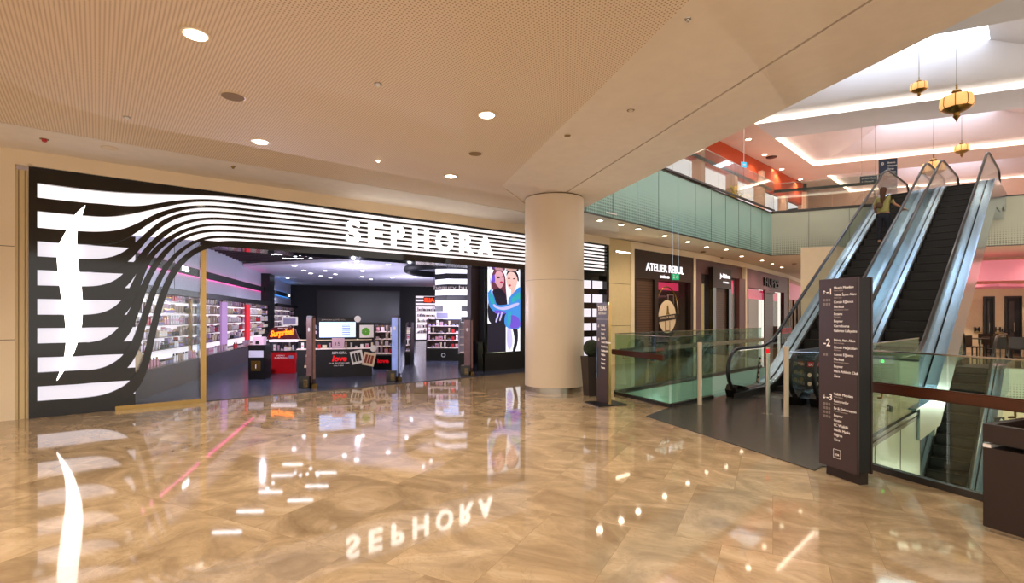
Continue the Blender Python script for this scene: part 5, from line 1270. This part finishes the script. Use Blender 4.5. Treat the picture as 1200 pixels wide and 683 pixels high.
for x_, y_ in ((-.03, .09), (.02, -.10)): skin_body('shoe', [(x_-.05, y_, .04), (x_+.05, y_, .04), (x_+.14, y_, .033)], [(0,1),(1,2)], [.042,.042,.034], 'shoe', t)
skin_body('hair', [(.01,0,1.60),(-.02,0,1.56),(-.06,0,1.46),(-.085,0,1.34),(-.09,.01,1.2),(-.08,.01,1.12)], [(0,1),(1,2),(2,3),(3,4),(4,5)], [(.085,.08),(.095,.09),(.08,.095),(.06,.1),(.05,.08),(.02,.04)], 'hair', t)
mb = MB()
for s in (-1, 1): mb.lathe([(.001, 0), (.009, .003), (.001, .006)], n=10, M=Matrix.Translation((.108, s*.032, 1.515)) @ Matrix.Rotation(PI/2, 4, 'Y'))
mb.box(.108, .113, -.022, .022, 1.455, 1.462); mb.build('face_features', 'shoe', body)
mb = MB(); mb.lathe([(.016, 0), (.012, .02), (.004, .035)], n=10, M=Matrix.Translation((.098, 0, 1.482)) @ Matrix.Rotation(PI/2, 4, 'Y')); mb.build('nose', 'skin', body)
q = thing('shoulder_bag', 'brown bag slung on the back of the riding person', 'bag', (pp_[0], pp_[1], zf+.003), EF.a)
skin_body('bag_body', [(-.17,.10,1.02),(-.19,.06,1.10),(-.17,.0,1.16)], [(0,1),(1,2)], [(.05,.12),(.055,.13),(.03,.08)], 'bag', q)
MB().tube([(-.17,.0,1.16),(-.13,-.08,1.28),(-.02,-.12,1.385),(.10,-.05,1.3),(.14,.1,1.15),(.02,.2,1.05),(-.14,.16,1.02)], .012, 8).build('strap', 'bag', q)

# ------------------------------------------------------------ lights
def light(name, typ, loc, energy, col, size=.1, rot=None, spot=2.3, **k):
    l = bpy.data.lights.new(name, typ); l.energy = energy; l.color = lin(col)[:3]
    if typ == 'SPOT': l.spot_size = spot; l.spot_blend = .8; l.shadow_soft_size = size
    elif typ == 'POINT': l.shadow_soft_size = size
    elif typ == 'AREA': l.size = size
    for a_, b_ in k.items(): setattr(l, a_, b_)
    o = bpy.data.objects.new(name, l); COL.objects.link(o); o.location = loc
    if rot: o.rotation_euler = rot
    return o
for p_ in main+[(-4.6, 4.2, CEIL), (-1.6, 4.6, CEIL), (1.4, 5.2, CEIL), (-6.6, 1.6, CEIL), (-3.2, 1.0, CEIL), (.4, 1.4, CEIL), (3.2, 2.0, CEIL), (-2.0, -2, CEIL), (2.0, -2, CEIL), (5, -1.5, CEIL), (-7.0, -1.5, CEIL), (-9, 3, CEIL)]:
    light('downlight_beam', 'SPOT', (p_[0], p_[1], CEIL-.03), 250, '#fff2e2', .08, spot=2.6)
for p_ in cor: light('corridor_beam', 'SPOT', (p_[0], p_[1], CEIL-.03), 110, '#ffecd0', .06, spot=2.6)
for p_ in dl[::2]: light('store_beam', 'SPOT', (p_[0], p_[1], SC-.03), 260, '#e8e6ff', .06, spot=2.6)
for p_ in upl: light('upper_beam', 'SPOT', (p_[0], p_[1], ROOF-.04), 150, '#ffe6cc', .08, spot=2.4)
for i in range(3):
    a_ = (7+i*7, 14-i*2.0, -.7)
    light('lower_fill', 'POINT', a_, 350, '#fff0dc', 0)  # added points without fixtures, brighten the lower storey
for p_ in ((3.2, 11.2, -.9), (6.2, 14.3, -.9), (6, 5.5, -1.2), (9, 9, -1.5)): light('lower_fill', 'POINT', p_, 75 if p_[1] > 10 else 22, '#f4ecd8', 0)  # further added fill in the void and lower floor, no lamps there
for x_, y_ in ((17.5, 20.5), (20.5, 19), (14.5, 21.5), (19, 16.5)): light('cafe_beam', 'SPOT', (x_, y_, CEIL-.04), 420, '#ffecd2', .08, spot=2.6)
for px in ((12, 25.5), (9.0, 22.6), (6, 18.2)): light('upper_shop_fill', 'POINT', (px[0], px[1], 8.2), 25, '#ffc890', .12)  # bare points added to lift the upper shops, no fixture modelled

for p_ in ((-4.5, 15, 2.9), (-6.2, 20, 2.9), (-1.5, 17.2, 2.9), (-5, 25, 2.9), (-5.6, 11.5, 2.9)): light('store_fill', 'POINT', (p_[0], p_[1], 1.9), 200, '#e6e2ff', 0)  # added fill, no fixtures: brightens the store interior and its pale ceiling
w = bpy.data.worlds.new('world'); S.world = w; w.use_nodes = True
bg = w.node_tree.nodes['Background']; bg.inputs[0].default_value = lin('#fff2e6'); bg.inputs[1].default_value = 1.35

# ------------------------------------------------------------ camera
cam = bpy.data.cameras.new('camera'); co = bpy.data.objects.new('camera', cam); COL.objects.link(co)
co.location = (0, 0, H); co.rotation_euler = (PI/2, 0, 0)
cam.sensor_width = 36; cam.lens = 18; cam.shift_y = (HZ-341.5)/1200; cam.clip_start = .05
S.camera = co
S.view_settings.view_transform = 'Standard'; S.view_settings.look = 'None'; S.view_settings.gamma = 1; S.view_settings.exposure = 0
S.view_settings.use_curve_mapping = False
c = S.cycles
c.max_bounces = 8; c.diffuse_bounces = 4; c.glossy_bounces = 5; c.transmission_bounces = 4; c.transparent_max_bounces = 24
c.caustics_reflective = False; c.caustics_refractive = False; c.sample_clamp_indirect = 4
c.use_denoising = True
